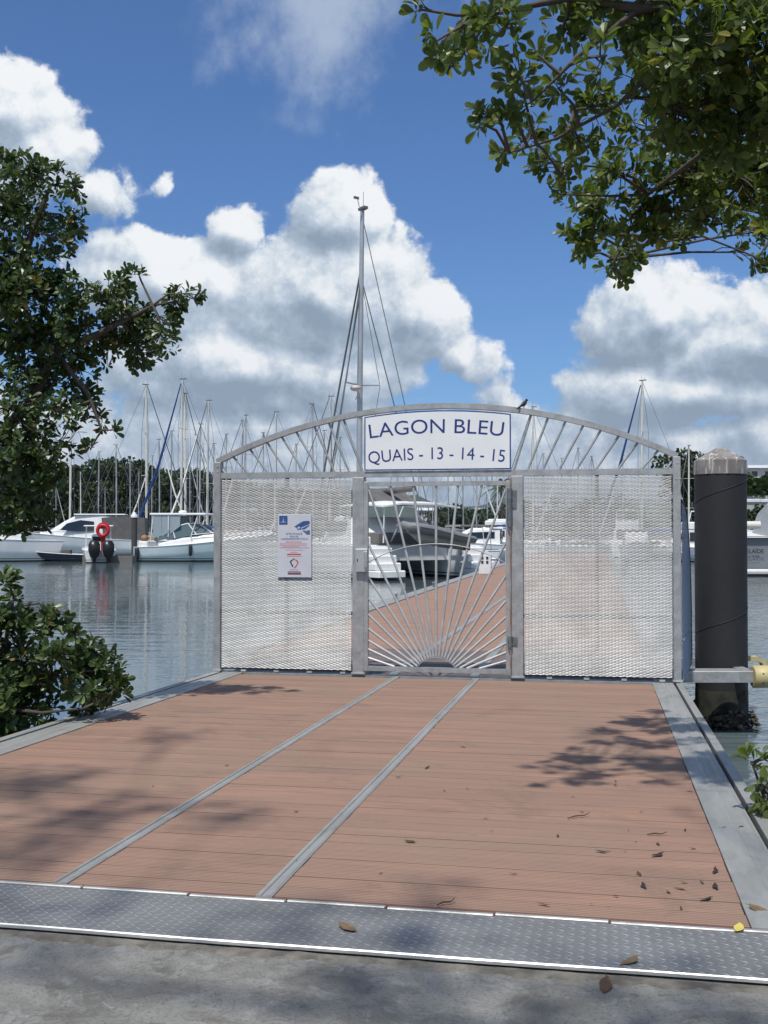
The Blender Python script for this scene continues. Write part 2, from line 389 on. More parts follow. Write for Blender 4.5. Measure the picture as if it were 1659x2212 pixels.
# low lip of old mortar along the plate
lip = MB(); rr = random.Random(3)
pts = [(-4.9+i*.06) for i in range(101)]
ring = []
for a in pts:
    w = .055*rr.random()**1.5; h = .004+.006*rr.random(); ring.append([(a, 3.835-w, ZQ-.01), (a, 3.845-w*.8, ZQ+h), (a, 3.868, ZQ+h+.002), (a, 3.90, ZQ-.01)])
lip.loft(ring, False, False, False)
lo = lip.build('mortar_ridge', mat('old_mortar', (.22, .20, .165), .95, var=.55, vscale=12, bump=.6, bscale=60), quay)
lo.rotation_euler = (0, 0, 0)

# ------------------------------------------------------------------ gangway
GA0, GA1 = -4.53, .89                                 # outer edges
T0, T1 = 4.53, TG-.05
gw = frame('gangway', 'pink brown composite decked gangway with metal edge strips leading to the gate', 'gangway', Z0, True)
# boards: grooved profile, shared mesh per bay
def board_mesh(x0, x1, w=.1492, h=.022, ng=7):
    prof = [(0, -h)]; g = .006
    for i in range(ng):
        s0 = w*(i+.12)/ng; s1 = w*(i+.88)/ng
        prof += [(s0, 0.), (s1, 0.)] if i in (0,) or True else []
        if i < ng-1: prof += [(w*(i+1)/ng, -g)]
    prof += [(w, -h)]; prof[0] = (0, -h)
    mb = MB(); n = len(prof)
    mb.add([(x0, y, z) for y, z in prof]+[(x1, y, z) for y, z in prof], [(i, i+n, i+n+1, i+1) for i in range(n-1)]+[tuple(range(n)), tuple(range(2*n-1, n-1, -1))])
    return mb.mesh('board')
bays = [(-4.165, -2.352), (-2.280, -1.424), (-1.350, .570)]
meshes = [board_mesh(a, b) for a, b in bays]
pitch = .1525; nb = int((T1-T0)/pitch)
for i in range(nb):
    for k in range(3):
        o = obj('deck_board', meshes[k], DECK, gw); o.location = (R.uniform(-.003, .003), T0+i*pitch, R.uniform(-.0015, .0012))
sub = MB(); sub.box(-4.4, .56, T0+.01, T1, -.06, -.026); sub.build('subframe', DARK, gw)
for t in ():
    pass
# rails between the bays: a flat extrusion with two raised lips
def rail(a, w=.072):
    mb = MB(); prof = [(-w/2, -.02), (-w/2, .004), (-w*.36, .010), (-w*.18, .010), (-w*.14, .004), (w*.14, .004), (w*.18, .010), (w*.36, .010), (w/2, .004), (w/2, -.02)]
    rings = [[(a+x, t, z) for x, z in prof] for t in (T0-.02, T1)]
    mb.loft(rings, True, True); return mb.build('rail', ALU, gw)
rail(-2.316); rail(-1.387)
def strip(a0, a1, outer):
    mb = MB(); s = 1 if outer > 0 else -1
    n = 6; t = T0-.02
    for i in range(3):
        t2 = T0-.02+(T1-T0+.02)*(i+1)/3
        prof = [(a0, -.03), (a0, .006), (a0+s*.085, .007), (a0+s*.095, .012), (a0+s*.125, .012), (a0+s*.135, .007), (a0+s*.175, .007), (a0+s*.185, .012), (a0+s*.205, .012), (a0+s*.215, .006), (a1, .006), (a1, -.03)]
        mb.loft([[(x, t, z) for x, z in prof], [(x, t2-.003, z) for x, z in prof]], True, True); t = t2
    return mb.build('edge_strip', ALU, gw)
strip(.574, .802, 1); strip(-4.17, -4.43, -1)
mb = MB()
for i in range(3):
    L = (T1-T0)/3; mb.box(.828, .892, T0-.02+i*L, T0-.02+(i+1)*L-.004, -.14, .012)
mb.build('side_beam', ALU, gw)
mb = MB(); mb.box(-4.53, -4.452, T0-.02, T1, -.14, .012); mb.build('side_beam', ALU, gw)
mb = MB(); mb.box(.804, .826, T0, T1, -.16, -.03); mb.box(-4.449, -4.434, T0, T1, -.16, -.03); mb.build('gap_channel', DARK, gw)
# joists below
for t in (5.5, 7.5, 9.5, 11.5):
    mb = MB(); mb.box(-4.4, .8, t, t+.1, -.30, -.07); mb.build('joist', GALV, gw)
# end lip of the decking (segmented bright strip)
a = -4.45
while a < .86:
    w = R.uniform(.42, .50); mb = MB(); mb.cbox(a, min(a+w-.006, .885), T0-.050, T0-.024, -.05, .002+R.uniform(-.003, .002), .004); mb.build('end_strip', ENDM, gw); a += w
mb = MB(); mb.box(-4.165, .57, T0-.022, T0-.004, -.05, -.002); mb.build('end_board', mat('deck_end_dark', (.16, .07, .05), .8), gw)

# ------------------------------------------------------------------ tread plates bridging quay and gangway
def tread_plate(name, label, a0, a1, t0, t1, z0, z1, skew):
    o = frame(name, label, 'tread plate', 0, False, 'tread plates bridging the quay gap')
    def F(a, s, h=0.): return (a+skew*(s-.0), t0+(t1-t0)*s+(-.012*(a+2) if False else 0), z0+(z1-z0)*s+h)
    mb = MB(); th = .006
    n = 24; rows = []
    for i in range(n+1):
        a = a0+(a1-a0)*i/n; rows.append([F(a, 0, -th), F(a, 0), F(a, 1), F(a, 1, -th)])
    mb.loft([[(x, y, z) for x, y, z in r] for r in rows], True, True); mb.build('plate', PLATE, o)
    # raised lozenges
    mb = MB(); p = .040
    na = int((a1-a0)/p); nt = int((t1-t0)/p)
    for j in range(nt):
        for i in range(na):
            s = (j+.5)/nt; ac = a0+(i+.5)*p; c = F(ac, s); ang = radians(48 if (i+j) % 2 else -42)+0
            l, w, h = .0235, .0042, .0032
            ux, uy = cos(ang), sin(ang); dz = (z1-z0)/(t1-t0)
            q = lambda f, g, k: (c[0]+ux*f-uy*g, c[1]+uy*f+ux*g, c[2]+(uy*f+ux*g)*dz+k)
            mb.add([q(-l, 0, .0003), q(0, -w, .0003), q(l, 0, .0003), q(0, w, .0003), q(-l*.4, 0, h), q(l*.4, 0, h)], [(0, 1, 5, 4), (1, 2, 5), (2, 3, 4, 5), (3, 0, 4)])
    t = mb.build('tread_pattern', TREAD, o, 'stuff')
    # bright front lip
    mb = MB(); rows = []
    for i in range(n+1):
        a = a0+(a1-a0)*i/n; wv = .004*sin(a*2.1)+.0025*sin(a*5.3); y = t0-.014+wv
        rows.append([(a, y, z0-.012), (a, y, z0-.001), (a, y+.004, z0+.003), (a, y+.0135-wv, z0+.001), (a, y+.0135-wv, z0-.012)])
    mb.loft(rows, True, True); mb.build('front_lip', BRIGHT, o)
    return o
tread_plate('tread_plate', 'long grey tread plate with bright front lip, right of the plate joint', -3.05, .98, 3.90, T0-.056, ZQ+.022, Z0-SL*T0-.003, -.0)
tread_plate('tread_plate', 'darker tread plate at the left edge, left of the plate joint', -5.3, -3.058, 3.965, T0-.056, ZQ+.010, Z0-SL*T0-.006, -.0)

# ------------------------------------------------------------------ floating dock behind the gate
ZD = ZG-.02
dk = frame('floating_dock', 'long pink floating dock with grey edges running on behind the gate', 'dock', ZD)
def sheet(a0, a1, t0, t1, z, th=.05):
    mb = MB(); mb.box(a0, a1, t0, t1, z-th, z); return mb
sheet(-4.43, .60, TG+.12, 95, 0).build('deck', DECKF, dk)
sheet(-4.42, .59, TG+.125, 15.95, .005, .004).build('dark_deck_sheet', mat('sheet_grey_brown', (.17, .135, .122), .8, var=.25, vscale=3), dk)  # thin grey-brown sheet over the first stretch of deck, darker than the rest
sheet(-4.83, -4.432, TG+2.4, 95, -.001).build('deck', DECKF, dk)
sheet(-5.2, -4.84, TG+2.4, 95, .02, .25).build('edge_strip', ALU, dk)
sheet(.605, .89, TG+.12, 95, .02, .25).build('edge_strip', ALU, dk)
sheet(-5.1, .80, TG+2.45, 94.8, -.06, .62).build('float', mat('float_grey', (.22, .22, .21), .8, var=.3), dk)
for a in (-2.42, -1.45): sheet(a-.05, a+.05, TG+.1, 95, .012, .03).build('rail', ALU, dk)
mb = MB(); mb.box(-4.5, .88, TG-.045, TG+.115, -.05, .028); mb.build('hinge_plate', ALU, dk)
def cleat(a, t, label):
    o = frame('cleat', label, 'cleat', 0, False, 'mooring cleats on the dock edge'); o.location = W3(a, t, ZD+.02)
    mb = MB(); mb.box(-.05, .05, -.14, .14, 0, .02); mb.build('base', ALU, o)
    for s in (-1, 1):
        mb = MB(); mb.tube((0, s*.06, .02), (0, s*.06, .11), .022); mb.build('post', ALU, o)
    mb = MB(); mb.path([(0, -.24, .15), (0, -.1, .12), (0, .1, .12), (0, .24, .15)], [.014, .024, .024, .014]); mb.build('horn', ALU, o)
cleat(-5.02, 27.5, 'metal cleat on the dock edge, the nearer of two behind the gate')
cleat(-5.02, 34.0, 'metal cleat on the dock edge, the farther of two behind the gate')

def pedestal(a, t, label, h=.95):
    o = frame('power_pedestal', label, 'power pedestal', 0, False, 'white power pedestals on the dock'); o.location = W3(a, t, ZD+.02)
    w, d = .24, .20
    mb = MB(); mb.prism([(-w, 0), (w, 0), (w, h*.78), (w*.25, h), (-w*.25, h), (-w, h*.78)], lambda x, y, z: (x, z, y), -d, d); mb.build('housing', WHITE, o)
    for sx in (-.1, .1):
        for z in (.5, .68):
            mb = MB(); mb.box(sx-.045, sx+.045, -d-.02, -d, z*h-.05, z*h+.05); mb.build('socket', mat('socket_black', (.02, .02, .025), .5), o)
pedestal(-4.55, 45.2, 'white power pedestal standing nearest on the dock edge behind the gate')
pedestal(-4.45, 57.0, 'white power pedestal farther along the dock edge behind the gate')
# ------------------------------------------------------------------ the gate
gate = frame('gate', 'galvanised arched dock gate with mesh side panels and sunburst door', 'gate', 0)
gate_y = TG
def part(mb, name, m, p=gate, kind=None): return mb.build(name, m, p, kind)
aL0, _ = GZ(464.5, 1300); aL1, _ = GZ(479, 1300)
aDL0, _ = GZ(763.5, 1250); aDL1, _ = GZ(788, 1250)
aDR0, _ = GZ(1105.5, 1250); aDR1, _ = GZ(1131, 1250)
aR0, _ = GZ(1454.5, 1300); aR1, _ = GZ(1471, 1300)
zC = GZ(948, 1029.5)[1]; zC2 = GZ(948, 1017)[1]        # crossbar
ptL = GZ(470, 1003); ptR = GZ(1464, 985); ptM = GZ(948, 877.5)
zEnd = (ptL[1]+ptR[1])/2
D2 = .055
def post(a0, a1, z1, d=.06):
    mb = MB(); mb.cbox(a0, a1, TG-d, TG+d, ZG+.032, z1, .006); o = part(mb, 'post', GALV)
    mb = MB(); mb.box(a0-.012, a1+.012, TG-d-.012, TG+d+.012, ZG+.024, ZG+.044); mb.build('foot_plate', BRIGHT, o)
    return o
post(aL0, aL1, zEnd+.005); post(aDL0, aDL1, zC-.002); post(aDR0, aDR1, zC-.002); post(aR0, aR1, zEnd+.005)
mb = MB(); mb.box(aL1, aR0, TG-.045, TG+.045, zC, zC2); part(mb, 'crossbar', GALV)
# arch: circle through the two ends and the crown
hw = (aR1-aL0)/2; am = (aR1+aL0)/2; rise = ptM[1]-zEnd
RA = (hw*hw+rise*rise)/(2*rise); zc = ptM[1]-RA
def arch_z(a, dr=0.): return zc+sqrt(max((RA+dr)**2-(a-am)**2, 0))
mb = MB(); aa = [aL0+.03+(aR1-aL0-.06)*i/60 for i in range(61)]
mb.rpath([(a, TG, arch_z(a)) for a in aa], .085, .062, (0, 1, 0)); part(mb, 'arch', GALV)
# slanted bars in the arch (foot and head as seen)
bl = [((150,595),(105,550)), ((312,597),(205,480)), ((457,597),(320,420)), ((595,593),(440,365)), ((715,593),(545,325)), ((830,590),(650,290)), ((932,590),(782,245)), ((1037,585),(885,220)), ((1135,585),(992,192))]
br = [((55,498),(168,135)), ((142,495),(275,155)), ((237,495),(387,182)), ((340,495),(500,210)), ((450,493),(610,245)), ((572,492),(725,280)), ((712,490),(845,322)), ((860,486),(970,378)), ((1020,486),(1070,430))]
for lst, s, u0, v0 in ((bl, .3008, 442.4, 847.9), (br, .3422, 1091.2, 847.9)):
    for (f, h) in lst:
        p = GZ(u0+f[0]*s, v0+f[1]*s); q = GZ(u0+h[0]*s, v0+h[1]*s)
        zt = min(q[1]+.03, arch_z(q[0])-.005)
        mb = MB(); mb.tube((p[0], TG, zC2-.004), (max(aL0+.05, min(aR1-.05, q[0])), TG, zt), .0135); part(mb, 'arch_bar', GALV)

# expanded-metal panels
def expanded(a0, a1, z0, z1, f, name='mesh_panel', m=None, parent=gate, clip=None):
    mb = MB(); LW = .074; SW = .029; h = .0108; A = (SW/2-.0108)/2; tl = .0050
    nr = int((z1-z0)/(SW/2)); nc = int((a1-a0)/(LW/2))
    vs = []; fs = []
    for k in range(nr):
        zk = z0+(k+.5)*SW/2
        pts = []
        for j in range(nc+1):
            s = A if (j+k) % 2 == 0 else -A
            for dx in (-.24, .24):
                x = a0+(j+dx)*LW/2
                if a0 <= x <= a1: pts.append((x, zk+s))
        prev = None
        for (x, z) in pts:
            if clip and not clip(x, z): prev = None; continue
            o = len(vs)
            vs += [f(x, -tl, z-h/2), f(x, tl, z+h/2), f(x, tl+.0025, z+h/2-.0015)]
            if prev is not None: fs += [(prev, o, o+1, prev+1), (prev+1, o+1, o+2, prev+2)]
            prev = o
    mb.add(vs, fs); return part(mb, name, m or MESHM, parent, 'stuff')
zb = ZG+.065
for (x0, x1) in ((aL1, aDL0), (aDR1, aR0)):
    expanded(x0+.004, x1-.004, zb, zC-.003, lambda a, d, z: (a, TG-.035+d, z))
    # bracing behind the sheet
    zr = GZ(948, 1328)[1]
    mb = MB(); mb.box(x0, x1, TG+.005, TG+.045, zr-.02, zr+.02); part(mb, 'brace', GALV)
    mb = MB(); xm = (x0+x1)/2; mb.box(xm-.02, xm+.02, TG+.002, TG+.042, zb, zC-.001); part(mb, 'brace', GALV)
    mb = MB(); mb.box(x0, x1, TG-.02, TG+.03, zb-.022, zb); part(mb, 'bottom_rail', mat('dark_steel', (.10, .095, .09), .6, .4), gate)
    for i in range(1, 5):
        x = x0+(x1-x0)*(i-.3)/4; 
        if x < x1-.05:
            mb = MB(); mb.box(x-.03, x+.03, TG-.035, TG+.03, ZG+.02, zb-.0225); part(mb, 'foot', BRIGHT)
# side wing on the water side of the right post: runs back along the dock edge and leans outwards
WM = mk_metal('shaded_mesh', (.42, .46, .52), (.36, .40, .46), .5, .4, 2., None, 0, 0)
wing = obj('side_guard', None, None, gate); wing['label'] = 'fan shaped mesh side guard beside the right post, over the water'
def wf(s, d, z): return (aR1+.02+.235*s*1.0+d, TG+.07+1.75*s, z)
z_b, z_t = ZG+.03, GZ(1470, 1085)[1]
def wtop(s): return z_t-(z_t-z_b)*(1-sqrt(max(0, 1-s**2.6)))*.98
mb = MB(); LWs = .037; n = int((z_t-z_b)/.0145)
vs, fs = [], []
for k in range(n):
    zk = z_b+(k+.5)*.0145; prev = None
    for j in range(int(1.75/LWs)+1):
        s = j*LWs/1.75
        if s > 1: break
        zz = zk+(.00725 if (j+k) % 2 else -.00725)*.5
        if zz > wtop(s)-.01: prev = None; continue
        o = len(vs); vs += [wf(s, .005, zz-.006), wf(s, -.005, zz+.006)]
        if prev is not None: fs.append((prev, o, o+1, prev+1))
        prev = o
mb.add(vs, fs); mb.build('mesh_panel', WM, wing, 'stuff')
mb = MB(); ss = [i/24 for i in range(25)]
mb.path([wf(s, 0, wtop(s)) for s in ss], .011, 6); mb.build('rim', mat('rim_dark', (.08, .09, .11), .5, .5), wing)
mb = MB(); mb.tube(wf(0, 0, z_b), wf(1, 0, z_b), .012, 6); mb.build('base_rail', GALV, wing)
mb = MB(); mb.tube(wf(0, .01, z_b+.45), wf(.9, .01, z_b+.45), .010, 6); mb.build('brace', GALV, wing)

# ------------------------------------------------------------------ door
Zm = lambda x, y: GZ(752.05+x*.2311, 1017.6+y*.2311)
dl = Zm(152, 1000)[0]; dr = Zm(1522, 1000)[0]; dtop = Zm(825, 97)[1]; dbot = Zm(825, 1878)[1]; tw = .055
door = obj('door', None, None, gate); door['label'] = 'sunburst door of radiating bars in the middle of the gate'
TD = TG-.03
def dpart(mb, name, m=GALV, p=door): return mb.build(name, m, p)
mb = MB(); mb.cbox(dl, dl+tw, TD-.025, TD+.025, dbot, dtop, .004); dpart(mb, 'stile')
mb = MB(); mb.cbox(dr-tw, dr, TD-.025, TD+.025, dbot, dtop, .004); dpart(mb, 'stile')
mb = MB(); mb.box(dl+tw, dr-tw, TD-.025, TD+.025, dtop-tw*.95, dtop-.001); dpart(mb, 'top_rail')
mb = MB(); mb.box(dl+tw, dr-tw, TD-.025, TD+.025, dbot+.001, dbot+tw); dpart(mb, 'bottom_rail')
il, ir, it, ib = dl+tw, dr-tw, dtop-tw*.95, dbot+tw
ca, cz = Zm(828, 1958)
ends = [Zm(200, y) for y in (1745, 1665, 1585, 1475, 1345, 1195, 1000, 695, 190)]+[Zm(x, 145) for x in (400, 612, 825, 1030, 1250)]+[Zm(1470, y) for y in (185, 680, 990, 1220, 1370, 1495, 1610, 1695, 1775)]
BARM = mk_metal('bar_steel', (.62, .63, .62), (.48, .49, .49), .42, .45, 6., None, .12)
Rin = (Zm(1047, 1500)[0]-ca)
for (ea, ez) in ends:
    d = Vector((ea-ca, ez-cz)); ln = d.length; d /= ln
    # outer end clipped to the frame
    k = min([x for x in ((il-ca)/d.x if d.x < -1e-6 else 9, (ir-ca)/d.x if d.x > 1e-6 else 9, (it-cz)/d.y if d.y > 1e-6 else 9)])+.004
    k0 = max(Rin+.012, (ib-cz)/d.y if d.y > 1e-6 else 0)-.002
    mb = MB(); mb.tube((ca+d.x*k0, TD, cz+d.y*k0), (ca+d.x*k, TD, cz+d.y*k), .0145); dpart(mb, 'ray_bar', BARM)
th0 = math.asin(min(1, (ib-cz)/Rin))
mb = MB(); mb.rpath([(ca+Rin*cos(t), TD, cz+Rin*sin(t)) for t in [th0+(pi-2*th0)*i/24 for i in range(25)]], .04, .010, (0, 1, 0)); dpart(mb, 'sun_ring')
Rr = cz*0+(Zm(828, 680)[1]-cz); t0 = math.acos((ir-ca)/Rr); t1 = math.acos((il-ca)/Rr)
mb = MB(); mb.path([(ca+Rr*cos(t), TD-.02, cz+Rr*sin(t)) for t in [t0+(t1-t0)*i/30 for i in range(31)]], .006, 6); dpart(mb, 'ring_rod')
# hinges, pin rod and lock
HG = mat('hinge_grey', (.20, .22, .235), .5, .5, var=.3, vscale=20)
for (x0, x1, y0, y1, px1, py0, py1) in ((1487, 1538, 165, 520, 1577, 180, 345), (1495, 1541, 1540, 1640, 1585, 1547, 1620)):
    p = Zm((x0+x1)/2, y0); q = Zm((x0+x1)/2, y1); rr_ = (Zm(x1, y0)[0]-Zm(x0, y0)[0])/2
    mb = MB(); mb.tube((p[0], TD-.05, q[1]), (p[0], TD-.05, p[1]), rr_, 14); h = dpart(mb, 'hinge', HG)
    a0, zt = Zm(x1-6, py0); a1, zb_ = Zm(px1, py1)
    mb = MB(); mb.box(a0, a1, TG-.075, TG-.0605, zb_, zt); mb.build('hinge_plate', HG, door)
p = Zm(1522, 60); q = Zm(1522, 1900)
mb = MB(); mb.tube((p[0], TD-.05, q[1]), (p[0], TD-.05, p[1]), .008, 8); dpart(mb, 'hinge_pin', mat('rusty_pin', (.42, .40, .38), .5, .6, var=.6, vscale=3, col2=(.36, .16, .08)))
lx0, lz1 = Zm(85, 725); lx1, lz0 = Zm(198, 938)
mb = MB(); mb.cbox(lx0, lx1, TG-.115, TG-.062, lz0, lz1, .006); lk = dpart(mb, 'lock_box', mk_metal('lock_steel', (.60, .61, .60), (.52, .53, .52), .4, .6, 8))
mb = MB(); mb.box((lx0*.82+lx1*.18)-.006, (lx0*.82+lx1*.18)+.006, TG-.1165, TG-.1145, lz0+.115, lz0+.15); mb.build('keyhole', DARK, door)
mb = MB(); mb.cbox(lx1-.035, lx1+.004, TG-.145, TG-.1155, lz0+.05, lz1-.03, .005); mb.build('handle', GALV, door)

# ------------------------------------------------------------------ name board in the arch
sa0, _ = GZ(789.5, 960); sa1, _ = GZ(1104.5, 960); sz0 = zC2+.006
board = thing('name_board', 'white arched board reading LAGON BLEU QUAIS 13 14 15 on the gate', 'sign', (0, 0, 0), -TH)
TS = TG-.062
SW = mat('sign_white', (.80, .82, .83), .35, var=.06, vscale=3)
def arcpoly(ins):
    a0, a1 = sa0+ins, sa1-ins; n = 20
    top = [(a1+(a0-a1)*i/n, arch_z(a1+(a0-a1)*i/n, -.055-ins)) for i in range(n+1)]
    return [(a0, sz0+ins), (a1, sz0+ins)]+top
mb = MB(); mb.prism(arcpoly(0), lambda x, y, d: (x, d, y), TS, TS+.010); mb.build('border', NAVY, board)
mb = MB(); mb.prism(arcpoly(.014), lambda x, y, d: (x, d, y), TS-.003, TS-.0005); mb.build('face', SW, board)
def bent_text(s, w, h, cx, cz_base, rad, name):
    """letters bent round an arc: w total width, h cap height, base line top at cz_base"""
    me = text_mesh(s, 1., .001, -.002); co = [v.co.copy() for v in me.vertices]
    x0 = min(c.x for c in co); x1 = max(c.x for c in co); caps = .729 if True else 1
    for vs, fs in letters(me):
        out_ = []
        for c in vs:
            x = (c.x-x0)/(x1-x0)*w-w/2; y = c.y/.70*h; r = rad+y; t = x/rad
            out_.append((cx+r*sin(t), TS-.0045+c.z*.5, cz_base-rad+r*cos(t)))
        mb = MB(); mb.add(out_, fs); mb.build(name, NAVY, board)
Sg = lambda x, y: GZ(774.2+x*.2089, 862.6+y*.2089)
p0 = Sg(130, 380); p1 = Sg(1500, 380); b1 = Sg(820, 353)[1]; b1e = Sg(140, 408)[1]
w1 = p1[0]-p0[0]; sag = b1-b1e; rad1 = (w1/2)**2/(2*sag)
bent_text('LAGON BLEU', w1, Sg(800, 207)[1]-Sg(800, 353)[1], (p0[0]+p1[0])/2, b1, rad1, 'letter')
p0 = Sg(120, 620); p1 = Sg(1515, 620); b2 = Sg(820, 622)[1]; b2e = Sg(180, 668)[1]
w2 = p1[0]-p0[0]; rad2 = (w2/2)**2/(2*max(.02, b2-b2e))
bent_text('QUAIS - 13 - 14 - 15', w2, Sg(800, 497)[1]-Sg(800, 622)[1], (p0[0]+p1[0])/2, b2, rad2, 'letter')

# ------------------------------------------------------------------ video surveillance notice
Cs = lambda x, y: GZ(575.1+x*.08, 1091.2+y*.08)
n0 = Cs(342, 235); n1 = Cs(1255, 1945); TN = TG-.05
notice = thing('notice_sign', 'small white and blue video surveillance notice hung on the left mesh panel', 'sign', (0, 0, 0), -TH)
mb = MB(); mb.cbox(n0[0], n1[0], TN-.008, TN, n1[1], n0[1], .006); mb.build('panel', mat('notice_white', (.58, .60, .66), .4, var=.08, vscale=5), notice)
def quad(x0, y0, x1, y1, m, name, lift=.001):
    p, q = Cs(x0, y0), Cs(x1, y1); mb = MB(); mb.box(p[0], q[0], TN-.0085-lift, TN-.0082, q[1], p[1]); return mb.build(name, m, notice)
def poly(ptsl, m, name, lift=.001):
    mb = MB(); mb.prism([Cs(*p) for p in ptsl][::-1], lambda x, y, d: (x, d, y), TN-.0085-lift, TN-.0082); return mb.build(name, m, notice)
RED = mat('notice_red', (.50, .07, .07), .5); PINK = mat('notice_pink', (.55, .28, .30), .5); BLU = mat('notice_blue', (.03, .09, .26), .5); DKB = mat('notice_dark', (.05, .04, .10), .5)
quad(388, 290, 612, 528, BLU, 'crest')
poly([(480, 440), (500, 330), (520, 440), (590, 470), (400, 470)], mat('crest_pale', (.30, .38, .50), .5), 'crest_mark', .002)
poly([(795, 580), (900, 510), (1040, 430), (1195, 425), (1215, 480), (1190, 515), (975, 605), (930, 560), (880, 570), (850, 610)], BLU, 'camera_icon')
poly([(855, 600), (930, 560), (985, 640), (960, 665), (885, 665)], BLU, 'camera_icon'); poly([(985, 635), (1200, 530), (1195, 560), (1075, 650), (985, 655)], BLU, 'camera_icon')
poly([(885, 600), (930, 580), (950, 625), (900, 640)], mat('icon_pale', (.6, .68, .75), .4), 'camera_lens', .002)
poly([(1010, 690), (1070, 680), (1120, 715), (1120, 680), (1215, 680), (1215, 790), (1140, 800)], mat('icon_violet', (.10, .12, .30), .5), 'camera_bracket')
def flat_text(s, x0, x1, y0, y1, m, name):
    me = text_mesh(s, 1., .0005, .006); xs = [v.co.x for v in me.vertices]; a, b = min(xs), max(xs); p, q = Cs(x0, y1), Cs(x1, y0)
    for v in me.vertices: v.co = (p[0]+(v.co.x-a)/(b-a)*(q[0]-p[0]), TN-.0092+v.co.z*.2, p[1]+v.co.y/.72*(q[1]-p[1]))
    return obj(name, me, m, notice)
flat_text('SITE PLACÉ', 575, 1005, 752, 800, BLU, 'lettering'); flat_text('SOUS', 680, 900, 828, 866, BLU, 'lettering'); flat_text('VIDÉOPROTECTION', 425, 1155, 890, 938, BLU, 'lettering')
for (x0, x1, y0, y1, m) in ((565, 1000, 978, 1000, PINK), (400, 1130, 1030, 1046, PINK), (395, 1125, 1068, 1086, PINK), (470, 940, 1110, 1124, PINK), (395, 1185, 1136, 1156, PINK), (560, 1030, 1200, 1216, PINK), (690, 890, 1258, 1274, PINK), (600, 970, 1306, 1342, RED), (590, 990, 1366, 1384, PINK)):
    quad(x0, y0, x1, y1, m, 'text_line')
poly([(790, 1430), (815, 1440), (720, 1510), (720, 1560), (770, 1640), (760, 1665), (735, 1655), (685, 1560), (675, 1505)], DKB, 'shield_half')
poly([(825, 1455), (890, 1500), (905, 1520), (890, 1590), (840, 1670), (795, 1700), (775, 1690), (830, 1640), (870, 1570), (870, 1525), (815, 1480)], RED, 'shield_half')
quad(672, 1725, 905, 1748, mat('logo_grey', (.42, .40, .50), .5), 'text_line')
quad(620, 1785, 968, 1806, DKB, 'logo_bar'); quad(615, 1820, 970, 1870, mat('logo_maroon', (.22, .05, .07), .5), 'logo_bar')

# small bird resting on the arch
bp_, bz = GZ(1131, 874)
bird = thing('bird', 'small dark bird perched on the arch right of the board', 'bird', W3(bp_, TG, arch_z(bp_)+.031), .9-TH)
BM = mat('bird_black', (.012, .012, .014), .6)
mb = MB(); mb.path([(-.055, 0, .02), (-.03, 0, .035), (0, 0, .05), (.03, 0, .075), (.045, 0, .09)], [.006, .018, .026, .022, .010], 10); mb.ball((.05, 0, .1), .017, .015, .016); mb.tube((.062, 0, .1), (.082, 0, .097), .004, 6, .001); mb.build('body', BM, bird)
mb = MB(); mb.path([(-.04, 0, .03), (-.11, 0, -.012)], [.012, .008], 6); mb.build('tail', BM, bird)
for s in (-1, 1):
    mb = MB(); mb.tube((.005, s*.009, 0), (.005, s*.009, .035), .0025, 5); mb.build('leg', BM, bird)
# bolts at the corners
for (u, v) in ((1462, 1000), (1468, 1034), (1460, 1034), (474, 1008), (474, 1020)):
    a, z = GZ(u, v); mb = MB(); mb.tube((a, TG-.068, z), (a, TG-.0602, z), .009, 6); part(mb, 'bolt', BRIGHT)

# ------------------------------------------------------------------ pile and its guide
PIL = mk_metal('pile_sleeve', (.022, .022, .023), (.017, .017, .018), .6, 0., 1.2, None, .0)
pc = P(1557.5, 1300, 14.15); PR = .322
pile = thing('mooring_pile', 'thick black sleeved mooring pile with weathered conical grey cap', 'pile', (pc.x, pc.y, 0))
zcap = P(1557, 1018, 13.9).z; ztip = P(1557, 967, 14.1).z
mb = MB(); mb.lathe([(PR, -2.), (PR, zcap)], 40); mb.build('sleeve', PIL, pile)
mb = MB(); zr = P(1557, 993, 13.9).z; mb.lathe([(PR+.005, zcap-.02), (PR+.012, zcap-.03), (PR+.012, zcap+.02), (PR+.004, zr), (PR*.97, zr+.012), (.075, ztip-.012), (.045, ztip), (.002, ztip+.004)], 16, smooth=False)
CAPM = bpy.data.materials.new('weathered_cap'); CAPM.use_nodes = True; N = NT(CAPM.node_tree); b = CAPM.node_tree.nodes['Principled BSDF']
tc = N.n('ShaderNodeTexCoord'); n_ = N.noise(N.vm('MULTIPLY', tc.outputs['Object'], Vector((14, 14, 1.6))), 1.4, 5, .6, .3); n2_ = N.noise(tc.outputs['Object'], 5, 5, .6)
N.put(b.inputs['Base Color'], N.mix(N.step(n_, .52, .68), N.mix(N.step(n2_, .3, .7), (.17, .15, .14), (.25, .235, .22)), (.55, .54, .51))); b.inputs['Roughness'].default_value = .85
mb.build('cap', CAPM, pile)
mb = MB(); mb.lathe([(PR+.001, -1.), (PR+.004, .30), (PR+.003, .44), (PR+.0005, .47)], 40); mb.build('tide_band', mat('tide_algae', (.012, .013, .010), .8, var=.6, vscale=8, col2=(.035, .035, .025)), pile)
# band wound round the sleeve, a faint spiral seam
for z0 in (1.35, 3.0):
    mb = MB(); mb.path([((PR+.0005)*cos(t), (PR+.0005)*sin(t), z0+.36*(t+pi/2)/(pi)+.0) for t in [-pi+.0+i*pi/30 for i in range(31)]], .006, 5); mb.build('seam', mat('seam_black', (.016, .016, .017), .6), pile)
